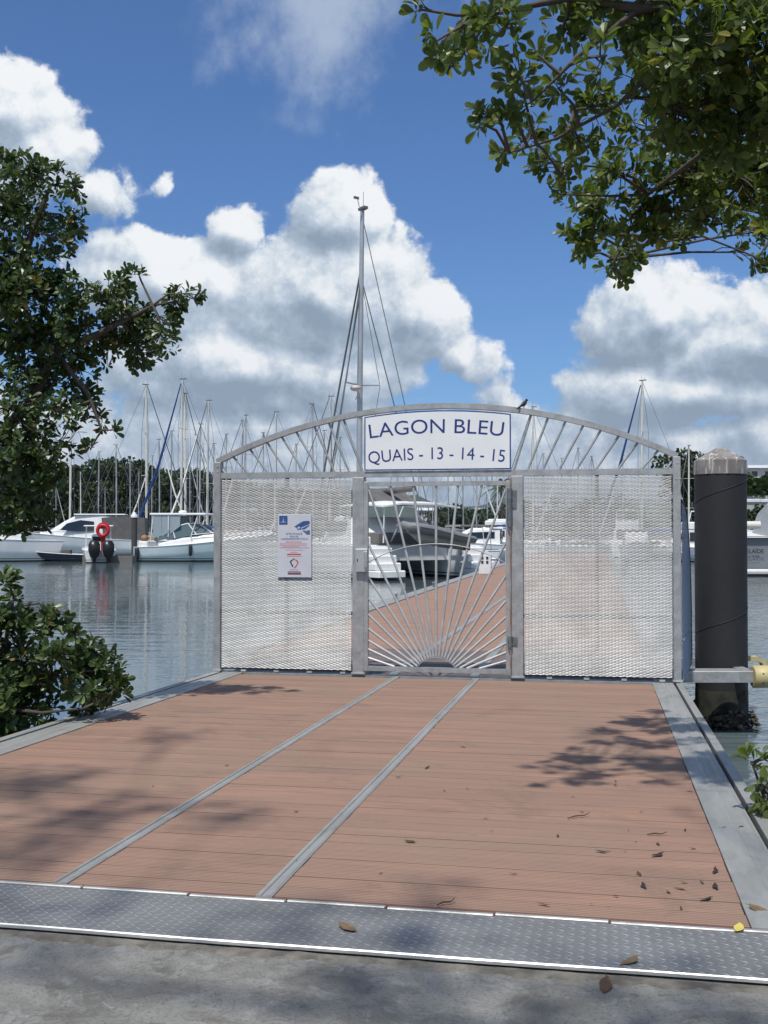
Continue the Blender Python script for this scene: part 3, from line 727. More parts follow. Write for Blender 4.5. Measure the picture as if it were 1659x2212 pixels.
# oysters round the waterline
sh = MB(); ro = random.Random(5)
for i in range(330):
    t = ro.uniform(0, 2*pi); z = ro.uniform(-.12, .30)*(.75+.25*sin(3*t)); rad = PR+ro.uniform(-.01, .13)*(1-max(0, z)*1.8); c = Vector((rad*cos(t), rad*sin(t), z)); s0 = len(sh.v)
    sx = ro.uniform(.02, .055); sh.ball((0, 0, 0), sx, sx*ro.uniform(.5, .8), sx*ro.uniform(.2, .4), 7, 4)
    sh.move(Matrix.Translation(c) @ Matrix.Rotation(ro.uniform(0, 6.3), 4, 'Z') @ Matrix.Rotation(ro.uniform(-1.4, 1.4), 4, 'X'), s0)
sh.build('oyster_crust', mat('oyster_shell', (.022, .018, .013), .85, var=.9, vscale=7, col2=(.15, .125, .095), bump=.5, bscale=30), pile, 'stuff')

guide = thing('pile_guide', 'grey steel pile guide arm with pale yellow roller beside the black pile', 'pile guide', (0, 0, 0), 0)
g0 = P(1476, 1462, 13.35); g1 = P(1632, 1462, 13.35); zt = P(1550, 1449.5, 13.35).z; zb2 = P(1550, 1474, 13.35).z
mb = MB(); mb.cbox(g0.x-.25, g1.x, 13.33, 13.62, zb2, zt, .008); mb.build('beam', GALV, guide)
mb = MB(); mb.box(g1.x-.12, g1.x+.02, 13.62, 14.95, zb2+.02, zt-.01); mb.build('beam', GALV, guide)
mb = MB(); mb.box(g0.x-.35, g0.x-.24, 13.45, 15.0, zb2+.02, zt-.03); mb.build('beam', GALV, guide)
mb = MB(); mb.box(g0.x-.23, g1.x-.13, 14.8, 14.95, zb2+.02, zt-.012); mb.build('beam', GALV, guide)
YEL = mat('cream_yellow_plastic', (.52, .43, .19), .5, var=.2, vscale=6, col2=(.46, .40, .22))
def roller(p0, p1, r, holes=True):
    mb = MB(); p0, p1 = Vector(p0), Vector(p1); d = p1-p0
    mb.path([p0, p0+d*.02, p0+d*.98, p1], [r*.9, r, r, r*.9], 20); o = mb.build('roller', YEL, guide)
    if holes:
        for f, k in ((.3, .35), (.3, -.45)):
            c = p0+d*f; mb = MB(); y = c.y-r*sqrt(1-k*k); mb.tube((c.x, y-.002, c.z+r*k), (c.x, y+.02, c.z+r*k), .011, 10); mb.build('bolt_hole', DARK, o)
r0 = P(1629, 1463, 13.3); roller((r0.x, 13.36, r0.z), (r0.x+.30, 13.36, r0.z), .135)
r2 = P(1614, 1428, 14.6)
mb = MB(); mb.rpath([(r2.x-.04, 14.6, r2.z+.035), (r2.x+.12, 14.6, r2.z+.035), (r2.x+.20, 14.6, r2.z-.0), (r2.x+.23, 14.6, r2.z-.09)], .14, .06, (0, 1, 0)); mb.build('rear_fender', YEL, guide)
mb = MB(); mb.path([(r2.x-.02, 14.5, r2.z-.13), (r2.x+.06, 14.5, r2.z-.10), (r2.x+.18, 14.5, r2.z-.12)], .05, 10); mb.build('rear_roller', WHITE, guide)
# ------------------------------------------------------------------ boats
def gel(name, col, low=(.03, .035, .05), stripe=(.05, .06, .09), zl=.10):
    m = bpy.data.materials.new(name); m.use_nodes = True; N = NT(m.node_tree); b = m.node_tree.nodes['Principled BSDF']
    tc = N.n('ShaderNodeTexCoord'); sp = N.n('ShaderNodeSeparateXYZ'); N.put(sp.inputs[0], tc.outputs['Object']); z = sp.outputs[2]
    n = N.noise(tc.outputs['Object'], .7, 4, .6); c = N.mix(N.step(n, .35, .7), col, tuple(k*.9 for k in col))
    c = N.mix(N.step(z, zl+.16, zl+.18), N.mix(N.step(z, zl+.10, zl+.115), c, stripe), c)
    c = N.mix(N.step(z, zl, zl+.01), low, c); N.put(b.inputs['Base Color'], c); b.inputs['Roughness'].default_value = .25; return m
HW = gel('gelcoat_white', (.84, .85, .85)); HM = gel('gelcoat_mint', (.72, .83, .84), stripe=(.04, .05, .06)); HG2 = gel('gelcoat_grey', (.15, .165, .18), (.10, .11, .12), (.5, .5, .5), .02)
HN = gel('gelcoat_navy', (.02, .025, .05)); GW = mat('deck_white', (.80, .80, .79), .45, var=.1, vscale=1.5); GLS = glass('smoked_glass', (.012, .016, .018)); GLT = mat('tinted_glass', (.10, .14, .14), .08, spec=.8)
CANV = mat('canvas_grey', (.14, .135, .13), .85, var=.3, vscale=2); BLUE = mat('canvas_blue', (.012, .06, .25), .75, var=.3, vscale=2); BEIGE = mat('canvas_beige', (.40, .33, .25), .85, var=.2); BLK = mat('engine_black', (.012, .012, .013), .35)
SIL = mat('mast_silver', (.50, .51, .52), .4, .4, var=.2, vscale=.5); CRM = mat('mast_cream', (.66, .64, .58), .45, var=.1); WIRE = mat('rigging_wire', (.16, .17, .18), .5, .4); RUB = mat('fender_navy', (.012, .015, .03), .6); REDP = mat('buoy_red', (.52, .012, .02), .5, var=.2, vscale=3)

def hull_rings(L, B, fs, fb, dr=.45, flare=.25, fine=2.2, rake=.9, full=.35, n=16, trake=0.):
    rings = []
    for i in range(n+1):
        s = i/n; b = max(.012, B/2*(1-max(0, (s-full)/(1-full))**fine)*(.93+.07*min(1, s/.3))); zs = fs+(fb-fs)*s**1.7
        bc = b*(.90-flare*s); zc = .06+.42*fb*s**3; zk = -dr*(1-s**4)+(zc)*s**4
        def pt(x, z): return (x, -L/2+L*s+rake*max(0, (z-zk)/(zs-zk))*s**5-trake*(1-s)**6*(z/max(fs, .1)), z)
        half = [(b, zs), ((b*.62+bc*.38)*.995, zc+(zs-zc)*.5), (bc, zc), (bc*.52, zk+(zc-zk)*.42), (0, zk)]
        rings.append([pt(-x, z) for x, z in half]+[pt(x, z) for x, z in half[-2::-1]])
    return rings
def hull(o, m, *a, deck=GW, name='hull', rub=None, **k):
    rg = hull_rings(*a, **k); mb = MB(); mb.loft(rg, False, False, True); n = len(rg[0]); mb.add(rg[0], [tuple(range(n-1, -1, -1))])
    h = mb.build(name, m, o)
    mb = MB(); vs = []
    for r in rg: vs += [Vector(r[0])*1+Vector((.01, 0, -.05)), (0, r[0][1], r[0][2]-.01), Vector(r[-1])+Vector((-.01, 0, -.05))]
    mb.add(vs, [(i*3+j, (i+1)*3+j, (i+1)*3+j+1, i*3+j+1) for i in range(len(rg)-1) for j in (0, 1)]); mb.build('deck', deck, h)
    mb = MB()
    for sd in (0, -1): mb.path([Vector(r[sd])+Vector((0, 0, .0)) for r in rg], .035, 6)
    mb.build('gunwale', rub or GW, h); return h, rg
def cabin(secs, closed=True):                         # (y, half width low, half width high, z low, z high)
    mb = MB(); rings = []
    for (y, wl, wh, zl, zh) in secs:
        c = min(.12, (zh-zl)*.3); rings.append([(-wl, y, zl), (wl, y, zl), (wl*.35+wh*.65, y, zl+(zh-zl)*.7), (wh, y, zh-c), (wh-c, y, zh), (-wh+c, y, zh), (-wh, y, zh-c), (-wl*.35-wh*.65, y, zl+(zh-zl)*.7)])
    return mb.loft(rings, True, True)
def fender(o, p, h=.75, r=.13):
    x, y, z = p; mb = MB(); mb.path([(x, y, z), (x, y, z-.08), (x, y, z-.16), (x, y, z-h+.16), (x, y, z-h+.08), (x, y, z-h)], [.04, r*.8, r, r, r*.8, .04], 10); mb.build('fender', RUB, o)
def rails(o, pts, h=.6, r=.02):
    mb = MB(); mb.path([Vector(p)+Vector((0, 0, h)) for p in pts], r, 5)
    for p in pts: mb.tube(p, Vector(p)+Vector((0, 0, h)), r, 5)
    return mb.build('guard_rail', BRIGHT, o, 'stuff')

# ---- sailing yachts
def sail_proto(mastm, cover, hm=HW, L=11.5, MH=15., jib=None, mastr=.10):
    o = thing('sailing_yacht', 'moored white sailing yacht with a bare mast', 'sailing yacht', group='sailing yachts moored across the harbour')
    hull(o, hm, L, L*.31, 1.0, 1.35, .5, .12, 1.9, 1.0, .45)
    cabin([(-1.8, .95, .8, .95, 1.5), (.2, 1.0, .85, 1.0, 1.65), (2.2, .8, .55, 1.1, 1.45), (2.8, .5, .3, 1.15, 1.25)]).build('cabin', GW, o)
    for s in (-1, 1):
        mb = MB(); mb.box(s*.90, s*.99, -1.3, 1.3, 1.28, 1.46); mb.build('window', GLS, o)
    my = 1.1; top = 1.4+MH
    mb = MB(); mb.path([(0, my, 1.2), (0, my-.05, top*.6), (0, my-.12, top)], [mastr, mastr, mastr*.72], 10); ms = mb.build('mast', mastm, o)
    mb = MB(); mb.box(-.10, .10, my-.5, my+.15, top-.02, top+.05); mb.tube((.05, my, top), (.05, my, top+.55), .012, 4); mb.tube((-.06, my-.4, top), (-.06, my-.4, top+.25), .012, 4); mb.build('masthead_gear', WIRE, ms, 'stuff')
    for f in (.42, .70):
        mb = MB(); z = 1.2+MH*f; mb.tube((-.95, my-.2, z), (.95, my-.2, z), .028, 5); mb.build('spreader', mastm, ms)
    mb = MB(); mb.path([(0, my-.1, 2.35), (0, my-2., 2.42), (0, my-4.4, 2.35)], [.20, .24, .12], 9); mb.build('boom_cover', cover, o)
    mb = MB(); w = .020
    for s in (-1, 1): mb.path([(s*1.5, my-.2, 1.1), (s*.95, my-.2, 1.2+MH*.42), (s*.95, my-.2, 1.2+MH*.70), (0, my-.1, top-.05)], w, 4); mb.tube((s*1.45, my-.5, 1.1), (0, my, 1.2+MH*.42), w, 4)
    mb.tube((0, -L/2+.2, 1.0), (0, my-.1, top), w, 4); mb.build('rigging', WIRE, o, 'stuff')
    if jib: mb = MB(); mb.path([(0, L/2+.5, 1.6), (0, L*.25+.6, 1.5+MH*.46), (0, my+.05, top-.4)], [.13, .12, .05], 7); mb.build('furled_jib', jib, o)
    else: mb = MB(); mb.path([(0, L/2+.6, 1.5), (0, my, top-.1)], .045, 5); mb.build('forestay', WIRE, o)
    rails(o, [(-1.5, -L/2+.3, 1.0), (-1.7, -1.5, 1.05), (-1.2, 2.8, 1.2), (0, L/2+.5, 1.4), (1.2, 2.8, 1.2), (1.7, -1.5, 1.05), (1.5, -L/2+.3, 1.0)], .6, .015)
    return o
protos = [sail_proto(SIL, BLUE), sail_proto(CRM, BEIGE, mastr=.13), sail_proto(SIL, CANV, jib=GW), sail_proto(CRM, BLUE, jib=BLUE, mastr=.12)]
used = [False]*4
def yacht(u, v, Y, kind, rot, label):
    top = P(u, v, Y); sc = (top.z)/16.4
    loc = (top.x, Y, 0); mo = Vector((0, 1.0*sc, 0)); c, s = cos(rot), sin(rot); loc = (top.x+s*mo.y, Y-c*mo.y, 0)
    if not used[kind]:
        o = protos[kind]; used[kind] = True; o.location = loc; o.rotation_euler = (0, 0, rot); o.scale = (sc,)*3; o['label'] = label; return o
    return dup(protos[kind], loc, rot, label, sc)
ordn = ['', 'first', 'second', 'third', 'fourth', 'fifth', 'sixth', 'seventh', 'eighth', 'ninth', 'tenth', 'eleventh', 'twelfth', 'thirteenth', 'fourteenth', 'fifteenth', 'sixteenth', 'seventeenth', 'eighteenth', 'nineteenth', 'twentieth', 'twenty-first', 'twenty-second']
rb = random.Random(11)
left = [(316, 831, 138, 1), (394, 819, 132, 3), (450, 865, 128, 1), (154, 895, 140, 1), (251, 961, 150, 0), (371, 931, 155, 0), (344, 949, 150, 2), (281, 990, 160, 0), (433, 916, 150, 2), (426, 939, 165, 0), (400, 850, 150, 1), (214, 976, 150, 0), (174, 1019, 150, 1), (121, 1052, 150, 2), (227, 1052, 160, 0), (329, 985, 165, 2), (462, 958, 158, 0), (100, 1058, 158, 0), (300, 1015, 168, 0), (410, 1000, 172, 2)]
for i, (u, v, Y, k) in enumerate(sorted(left, key=lambda t: -t[0])):
    if (u, v) == (394, 819): lab = 'tall sailing yacht with blue furled jib between two pale masts left of gate'; rot = 1.25
    elif (u, v) == (316, 831): lab = 'sailing yacht with tall cream mast, leftmost of the three tallest masts left of gate'; rot = -1.0
    elif (u, v) == (450, 865): lab = 'sailing yacht whose cream mast rises closest to the left gate post'; rot = 1.1
    else: lab = 'distant sailing yacht whose bare mast is the %s counted leftwards from the gate' % ordn[i+1]; rot = rb.choice((1.57, -1.57, .9, 2.2, -.8))+rb.uniform(-.25, .25)
    yacht(u, v, Y, k, rot, lab)
mid = [(489, 938, 150, 0), (524, 908, 150, 0), (531, 897, 140, 2), (569, 935, 150, 0), (596, 890, 150, 1), (640, 960, 160, 0), (675, 873, 130, 0), (714, 856, 112, 1), (700, 930, 150, 2), (735, 945, 160, 0)]
for i, (u, v, Y, k) in enumerate(mid):
    yacht(u, v, Y, k, rb.choice((1.57, -1.57, .9, 2.2, -.8))+rb.uniform(-.25, .25), 'sailing yacht with mast behind left half of the arch, %s from the left' % ordn[i+1])
right = [(1152, 879, 120, 1), (1173, 980, 170, 0), (1213, 990, 170, 2), (1249, 968, 160, 0), (1278, 986, 165, 0), (1387, 822, 110, 3), (1345, 985, 160, 2), (1488, 962, 95, 1)]
for i, (u, v, Y, k) in enumerate(right):
    lab = 'sailing yacht with mast behind right half of the arch, %s from the board' % ordn[i+1]
    if u == 1488: lab = 'sailing yacht whose pale mast stands between right gate post and black pile'
    if u == 1387: lab = 'sailing yacht with the tallest mast behind the right half of the arch'
    yacht(u, v, Y, k, rb.choice((1.57, -1.57, .9, 2.2, -.8))+rb.uniform(-.25, .25), lab)
door_s = [(858, 1000, 150, 0), (905, 985, 160, 2), (935, 1015, 180, 0), (968, 1000, 190, 0), (1000, 990, 150, 0), (1028, 980, 130, 2), (1052, 1005, 160, 0), (1075, 995, 140, 1)]
for i, (u, v, Y, k) in enumerate(door_s):
    yacht(u, v, Y, k, rb.choice((1.57, -1.57, .9, 2.2, -.8))+rb.uniform(-.25, .25), 'distant sailing yacht whose mast is seen through the door, %s from the lock side' % ordn[i+1])

# ---- express cruiser with hardtop (pale mint hull), bow to the right behind the gate panel
def at_water(u, v): 
    x = (u-829.5)/FPX; z = (1106-v)/FPX; f = cos(PITCH)-z*sin(PITCH); zz = z*cos(PITCH)+sin(PITCH); k = -CAM_Z/zz; return Vector((x*k, f*k, 0))
c4 = at_water(395, 1212)
eb = thing('express_boat', 'pale mint hulled motor boat with white hardtop beside the left gate post', 'motor boat', (c4.x+2.3, c4.y, 0), -pi/2-.06)
hull(eb, HM, 12.2, 4.0, 1.2, 2.5, .6, .30, 2.3, 1.6, .42, rub=WHITE)
SH = -2.3                                             # superstructure sits aft
cabin([(-4.0, 1.75, 1.7, 1.2, 1.5), (-2.0, 1.75, 1.6, 1.4, 2.05), (.6, 1.5, 1.25, 1.7, 2.3), (3.4, 1.0, .7, 2.0, 2.45), (5.4, .4, .2, 2.25, 2.5)]).build('foredeck_trunk', GW, eb)
ws = [(-4.2, 1.66, 1.75), (-2.6, 1.64, 1.95), (-.8, 1.47, 2.25), (.5, 1.0, 2.35), (.9, 0, 2.38)]
wt_ = [(-4.0, 1.5, 2.1), (-2.9, 1.45, 2.85), (-1.6, 1.25, 3.2), (-.8, .85, 3.22), (-.6, 0, 3.24)]
for s in (-1, 1):
    for i in range(4):
        a, b_, c_, d_ = ws[i], ws[i+1], wt_[i+1], wt_[i]; mb = MB()
        q4 = [(s*a[1], a[0], a[2]), (s*b_[1], b_[0], b_[2]), (s*c_[1], c_[0], c_[2]), (s*d_[1], d_[0], d_[2])]
        mb.add(q4, [(0, 1, 2, 3)]); w_ = mb.build('windscreen_pane', GLT, eb)
        mb = MB(); mb.tube(q4[1], q4[2], .055, 6); mb.tube(q4[3], q4[2], .065, 6); mb.build('pane_frame', WHITE, w_)
mb = MB(); mb.cbox(-1.6, 1.6, -4.8, 0., 3.93, 4.08, .05); ht = mb.build('hardtop', GW, eb)
mb = MB(); mb.ball((.2, -2.3, 4.18), .38, .38, .16); mb.build('radar_dome', GW, ht)
for (x, y0, y1) in ((1.5, -4.7, -4.5), (1.5, -3.2, -3.2), (1.45, -1.4, -.7), (1.3, -.3, -.1)):
    for s in (-1, 1):
        mb = MB(); mb.tube((s*x*1.05, y0, 1.7 if y0 < -1 else 3.1), (s*x, y1, 3.95), .05, 6); mb.build('hardtop_post', WHITE, eb)
for s in (-1, 1):
    for y0, y1 in ((-4.5, -3.8), (-3.75, -3.1), (-3.05, -2.2)):
        mb = MB(); mb.add([(s*1.6, y0, 1.95+max(0, y0+4.2)*.3), (s*1.6, y1, 1.95+max(0, y1+4.2)*.5), (s*1.52, y1, 3.9), (s*1.52, y0, 3.9)], [(0, 1, 2, 3)]); mb.build('clear_curtain', mat('vinyl_curtain', (.28, .33, .36), .2), eb)
mb = MB(); mb.cbox(-1.5, 1.5, -5.8, -5.0, 1.15, 1.7, .08); mb.build('cockpit_seat', GW, eb)
mb = MB(); mb.ball((.9, -5.4, 1.95), .35, .35, .3); mb.build('rope_basket', mat('teak', (.28, .15, .08), .6), eb)
rails(eb, [(1.7, -1.2, 1.75), (1.5, .9, 1.95), (1.1, 3.0, 2.15), (.7, 4.6, 2.35), (.15, 6.4, 2.55), (-.7, 4.6, 2.35), (-1.5, .9, 1.95)], .5, .025)
fender(eb, (2.02, -1.2, 1.45), 1.0, .15); fender(eb, (2.0, -5.75, 1.2), 1.1, .20)

# ---- white hard-top cruiser with grey canvas cockpit, behind
c2 = at_water(205, 1200)
cr_ = thing('cabin_cruiser', 'white cabin cruiser with long roof and grey canvas cockpit behind the red lifebuoy', 'motor boat', (c2.x-.6, c2.y+2, 0), pi/2+.12)
hull(cr_, HW, 13., 4.3, 1.55, 2.5, .6, .28, 2.3, 1.5, .42)
cabin([(-3.2, 1.9, 1.6, 1.4, 3.9), (-1.0, 1.95, 1.6, 1.6, 4.35), (1.6, 1.85, 1.45, 1.8, 4.3), (3.0, 1.6, 1.1, 2.0, 3.6), (4.6, 1.1, .7, 2.2, 2.6), (5.6, .5, .3, 2.3, 2.45)]).build('cabin', GW, cr_)
for s in (-1, 1):
    mb = MB(); mb.prism([(-.2, 2.6), (1.4, 2.55), (3.3, 2.7), (2.6, 3.4), (1.2, 3.75), (-.2, 3.6)], lambda x, y, d: (s*(d+1.9-(y-2.5)*.16), x, y), .0, .04); mb.build('window', GLS, cr_)
mb = MB(); mb.cbox(-1.7, 1.7, -3.4, 1.9, 4.3, 4.42, .05); mb.build('roof', GW, cr_)
mb = MB(); mb.prism([(-5.6, 1.6), (-1.2, 1.7), (-1.0, 4.0), (-3.4, 4.2), (-5.5, 4.0)], lambda x, y, d: (d, x, y), -1.95, 1.95); mb.build('cockpit_canvas', CANV, cr_)
mb = MB(); mb.cbox(-1.9, 1.9, -6.6, -5.4, 1.3, 2.1, .1); mb.build('stern_cover', BEIGE, cr_)
rails(cr_, [(1.8, 2.0, 2.0), (1.3, 4.2, 2.3), (.3, 6.5, 2.5), (-1.3, 4.2, 2.3), (-1.8, 2.0, 2.0)], .6)

# ---- stern-on grey-white boat at the far left
c1_ = at_water(35, 1212)
b1_ = thing('motor_boat', 'flat white motor boat hull half hidden by the left tree leaves', 'motor boat', (c1_.x-2.2, c1_.y-1, 0), pi/2+.55)
hull(b1_, HW, 11., 3.7, 1.75, 2.3, .5, .2, 2.4, 1.4, .4, trake=.6)
b1_.rotation_euler = (0, 0, pi/2+.45)
cabin([(-3.0, 1.5, 1.4, 1.7, 2.1), (-.5, 1.5, 1.3, 1.8, 3.2), (1.5, 1.3, .9, 1.9, 3.1), (3.2, .9, .5, 2.0, 2.3)]).build('cabin', GW, b1_)
for s in (-1, 1):
    mb = MB(); mb.box(s*1.38, s*1.46, -.3, 1.4, 2.4, 2.85); mb.build('window', GLS, b1_)
rails(b1_, [(-1.6, -5.2, 1.75), (-1.7, -3.0, 1.8), (1.7, -3.0, 1.8), (1.6, -5.2, 1.75)], .7)
# ---- small dark tender between them
ct = at_water(150, 1212)
tb = thing('work_boat', 'small low dark hulled boat between the two white boats on the left', 'motor boat', (ct.x, ct.y-.5, 0), pi/2+.1)
hull(tb, HN, 4.6, 1.7, .55, .8, .2, .2, 2.2, .4, .4, deck=CANV)
mb = MB(); mb.cbox(-.4, .4, -.3, .5, .6, 1.0, .05); mb.build('console', CANV, tb)
# ---- white open boat, twin black outboards towards us
cb = at_water(200, 1214)
ob = thing('open_boat', 'white open boat with two black outboard engines under the red lifebuoy', 'motor boat', (cb.x+.3, cb.y+.6, 0), .30)
hull(ob, HW, 7.4, 2.6, 1.0, 1.35, .4, .2, 2.2, .9, .4)
cabin([(-.8, .6, .55, 1.0, 2.2), (.4, .6, .5, 1.0, 2.3), (.9, .5, .4, 1.0, 1.8)]).build('console', GW, ob)
mb = MB(); mb.box(-.5, .5, -.85, -.82, 1.7, 2.1); mb.build('console_window', GLS, ob)
for s in (-1, 1):
    for y in (-.9, .9):
        mb = MB(); mb.tube((s*1.0, y, 1.0), (s*.95, y, 2.95), .03, 6); mb.build('top_post', WHITE, ob)
mb = MB(); mb.cbox(-1.15, 1.15, -1.3, 1.3, 2.95, 3.04, .04); mb.build('tee_top', GW, ob)
for sx in (-.50, .58):
    mb = MB(); mb.loft([[(sx+x*w, -4.0+y*l-.1, z) for x, y in ((-1, -1), (1, -1), (1, 1), (-1, 1))] for z, w, l in ((-.35, .08, .14), (.35, .13, .22), (.6, .34, .42), (1.0, .45, .56), (1.5, .44, .54), (1.8, .28, .36))], True, True, True); en = mb.build('outboard_engine', BLK, ob)
    mb = MB(); mb.box(sx-.12, sx+.12, -3.75, -3.55, .4, .95); mb.build('engine_bracket', SIL, en)
# ---- channel pile with white cap
cp = at_water(277, 1206)
pl = thing('dock_pile', 'dark dock pile with white cone cap behind the mint boat stern', 'pile', (cp.x, cp.y+2.5, 0))
mb = MB(); mb.lathe([(.28, -1), (.28, 3.9)], 16); mb.build('shaft', mat('pile_far', (.06, .058, .055), .8), pl)
mb = MB(); mb.lathe([(.34, 3.88), (.34, 4.1), (.02, 4.45)], 16); mb.build('cap', WHITE, pl)
# ---- red lifebuoy on its post
lb = at_water(221, 1216); Yb = lb.y+.1
k_ = Yb/FPX
lbz = P(221, 1146, Yb).z
buoy = thing('lifebuoy_stand', 'bright red ring lifebuoy on a red post between the boats', 'lifebuoy', (lb.x, Yb, 0))
mb = MB(); nn = 24
rings = [[(( .42+.15*cos(2*pi*j/10))*cos(2*pi*i/nn), .15*sin(2*pi*j/10), (.42+.15*cos(2*pi*j/10))*sin(2*pi*i/nn)) for j in range(10)] for i in range(nn+1)]
mb.loft(rings, True, False, True); mb.move(Matrix.Translation((0, 0, lbz))); mb.build('ring', REDP, buoy)
mb = MB(); mb.prism([(.56*cos(t), .56*sin(t)) for t in [pi*.02+i*pi*.96/16 for i in range(17)]], lambda x, y, d: (x, d, y+lbz+.1), .12, .25); mb.build('housing', REDP, buoy)
mb = MB(); mb.box(-.17, .17, .08, .2, .6, lbz-.5); mb.build('post', REDP, buoy)
mb = MB(); mb.box(-1.6, 2.4, -.1, 1.4, -.3, .55); mb.build('pontoon_end', mat('float_far', (.16, .15, .14), .8), buoy)

# ------------------------------------------------------------------ sailing catamaran seen from astern through the door
rot = .58
cs = at_water(918, 1250)
cat = thing('catamaran', 'white sailing catamaran with tall mast and grey dinghy behind the gate door', 'catamaran', (cs.x, cs.y, 0), rot)
# local: +y forward, stern at y=0
for s in (-1, 1):
    rg = hull_rings(12.6, 1.75, 1.75, 1.95, .5, .12, 2.2, .5, .5, 16)
    rg = [[(x+s*3.05, y+6.3, z) for x, y, z in r] for r in rg]; mb = MB(); mb.loft(rg, False, False, True); n = len(rg[0]); mb.add(rg[0], [tuple(range(n-1, -1, -1))]); h = mb.build('hull', HW, cat)
    mb = MB(); vs = []
    for r in rg: vs += [r[0], r[-1]]
    mb.add(vs, [(i*2, i*2+2, i*2+3, i*2+1) for i in range(len(rg)-1)]); mb.build('deck', GW, h)
    for i in range(4):                                # transom steps
        mb = MB(); mb.cbox(s*3.05-.82+.03*i, s*3.05+.82-.03*i, -1.5+i*.36, .05, .18+i*.36, .30+i*.38+.22, .06); mb.build('transom_step', GW, h)
    for y in (4.2, 5.4):
        mb = MB(); mb.box(s*3.05-s*.90, s*3.05-s*.86, y, y+.8, 1.0, 1.35); mb.build('window', GLS, h)
mb = MB(); mb.cbox(-2.4, 2.4, 1.0, 10.0, .95, 1.85, .1); mb.build('bridge_deck', GW, cat)
cabin([(1.6, 2.6, 2.4, 1.8, 2.3), (3.6, 2.6, 2.3, 1.8, 3.3), (6.0, 2.5, 2.0, 1.8, 3.35), (8.2, 1.8, 1.2, 1.8, 2.4)]).build('saloon', GW, cat)
mb = MB(); mb.box(-2.0, 2.0, 3.52, 3.56, 2.1, 3.1); mb.build('saloon_door', GLS, cat)
for s in (-1, 1):
    mb = MB(); mb.prism([(4.0, 2.5), (7.2, 2.4), (6.0, 3.1), (4.0, 3.1)], lambda x, y, d: (s*(2.53-(y-2.4)*.22+d), x, y), 0, .05); mb.build('window', GLS, cat)
mb = MB(); mb.loft([[(-2.5, y, z), (-1.3, y, z+.16), (1.3, y, z+.16), (2.5, y, z), (2.5, y, z+.08), (1.3, y, z+.25), (-1.3, y, z+.25), (-2.5, y, z+.08)] for y, z in ((.2, 3.75), (2.0, 3.9), (4.6, 3.85))], True, True); bm = mb.build('bimini_top', GW, cat)
mb = MB(); mb.prism([(4.5, 3.95), (2.3, 4.0), (4.2, 4.9), (5.2, 4.9)], lambda x, y, d: (d, x, y), -1.3, 1.3); mb.build('sail_bag', CANV, cat)
mb = MB(); mb.cbox(-2.4, 2.4, .9, 3.4, 1.86, 2.45, .08); mb.build('cockpit_seats', CANV, cat)
for s in (-1, 1):
    for y in (.5, 2.4):
        mb = MB(); mb.tube((s*2.3, y, 1.9), (s*2.3, y-.1, 3.9), .04, 6); mb.build('bimini_post', WHITE, cat)
    mb = MB(); mb.path([(s*1.55, 1.0, 1.9), (s*1.55, .2, 2.75), (s*1.55, -1.0, 2.8)], .055, 6); mb.build('davit', BRIGHT, cat)
my = 6.6; mtop = P(775, 462, cs.y+6).z
mb = MB(); mb.path([(0, my, 3.2), (0, my-.1, mtop*.55), (0, my-.35, mtop)], [.165, .165, .12], 12); cm = mb.build('mast', SIL, cat)
mb = MB(); mb.cbox(-.16, .16, my-.75, my-.1, mtop, mtop+.16, .03); mb.tube((.1, my-.3, mtop+.1), (.1, my-.3, mtop+1.1), .015, 5); mb.tube((-.3, my-.5, mtop+.1), (-.55, my-.7, mtop+.5), .02, 5); mb.box(-.8, -.45, my-.72, my-.68, mtop+.45, mtop+.6); mb.build('masthead_gear', WIRE, cm, 'stuff')
zs_ = P(775, 835, cs.y+6).z
for s in (-1, 1):
    mb = MB(); mb.tube((0, my-.1, zs_), (s*1.15, my-.45, zs_+.05), .05, 6); mb.build('spreader', SIL, cm)
mb = MB(); mb.ball((-.55, my-.5, zs_-.25), .32, .32, .18); mb.tube((-.55, my-.5, zs_-.9), (-.1, my-.2, zs_-.45), .03, 5); mb.tube((-.3, my-.3, zs_-.4), (0, my-.1, zs_-.4), .04, 5); mb.build('radar_dome', mat('radar_pale', (.55, .47, .42), .5), cm)
def wire(a, b, r=.026): 
    mb = MB(); mb.tube(a, b, r, 5); mb.build('stay', WIRE, cat)
z7 = zs_+(mtop-zs_)*.62
wire((0, my-.35, mtop-.4), (3.6, my-2.6, 1.9)); wire((0, my-.2, z7), (3.6, my-2.0, 1.9), .034); wire((0, my-.2, z7), (-3.6, my-2.0, 1.9), .034); wire((0, my-.1, z7+.2), (0, 12.2, 1.9), .06); wire((.1, my-.1, z7-.4), (.4, 11.9, 1.9), .045)
wire((1.15, my-.45, zs_), (0, my-.2, z7), .018); wire((-1.15, my-.45, zs_), (0, my-.2, z7), .018); wire((1.15, my-.45, zs_), (.3, my-.1, zs_-6), .018)
mb = MB(); mb.path([(0, my-.2, 4.7), (0, 1.0, 4.8)], [.20, .16], 8); mb.build('boom', CANV, cat)
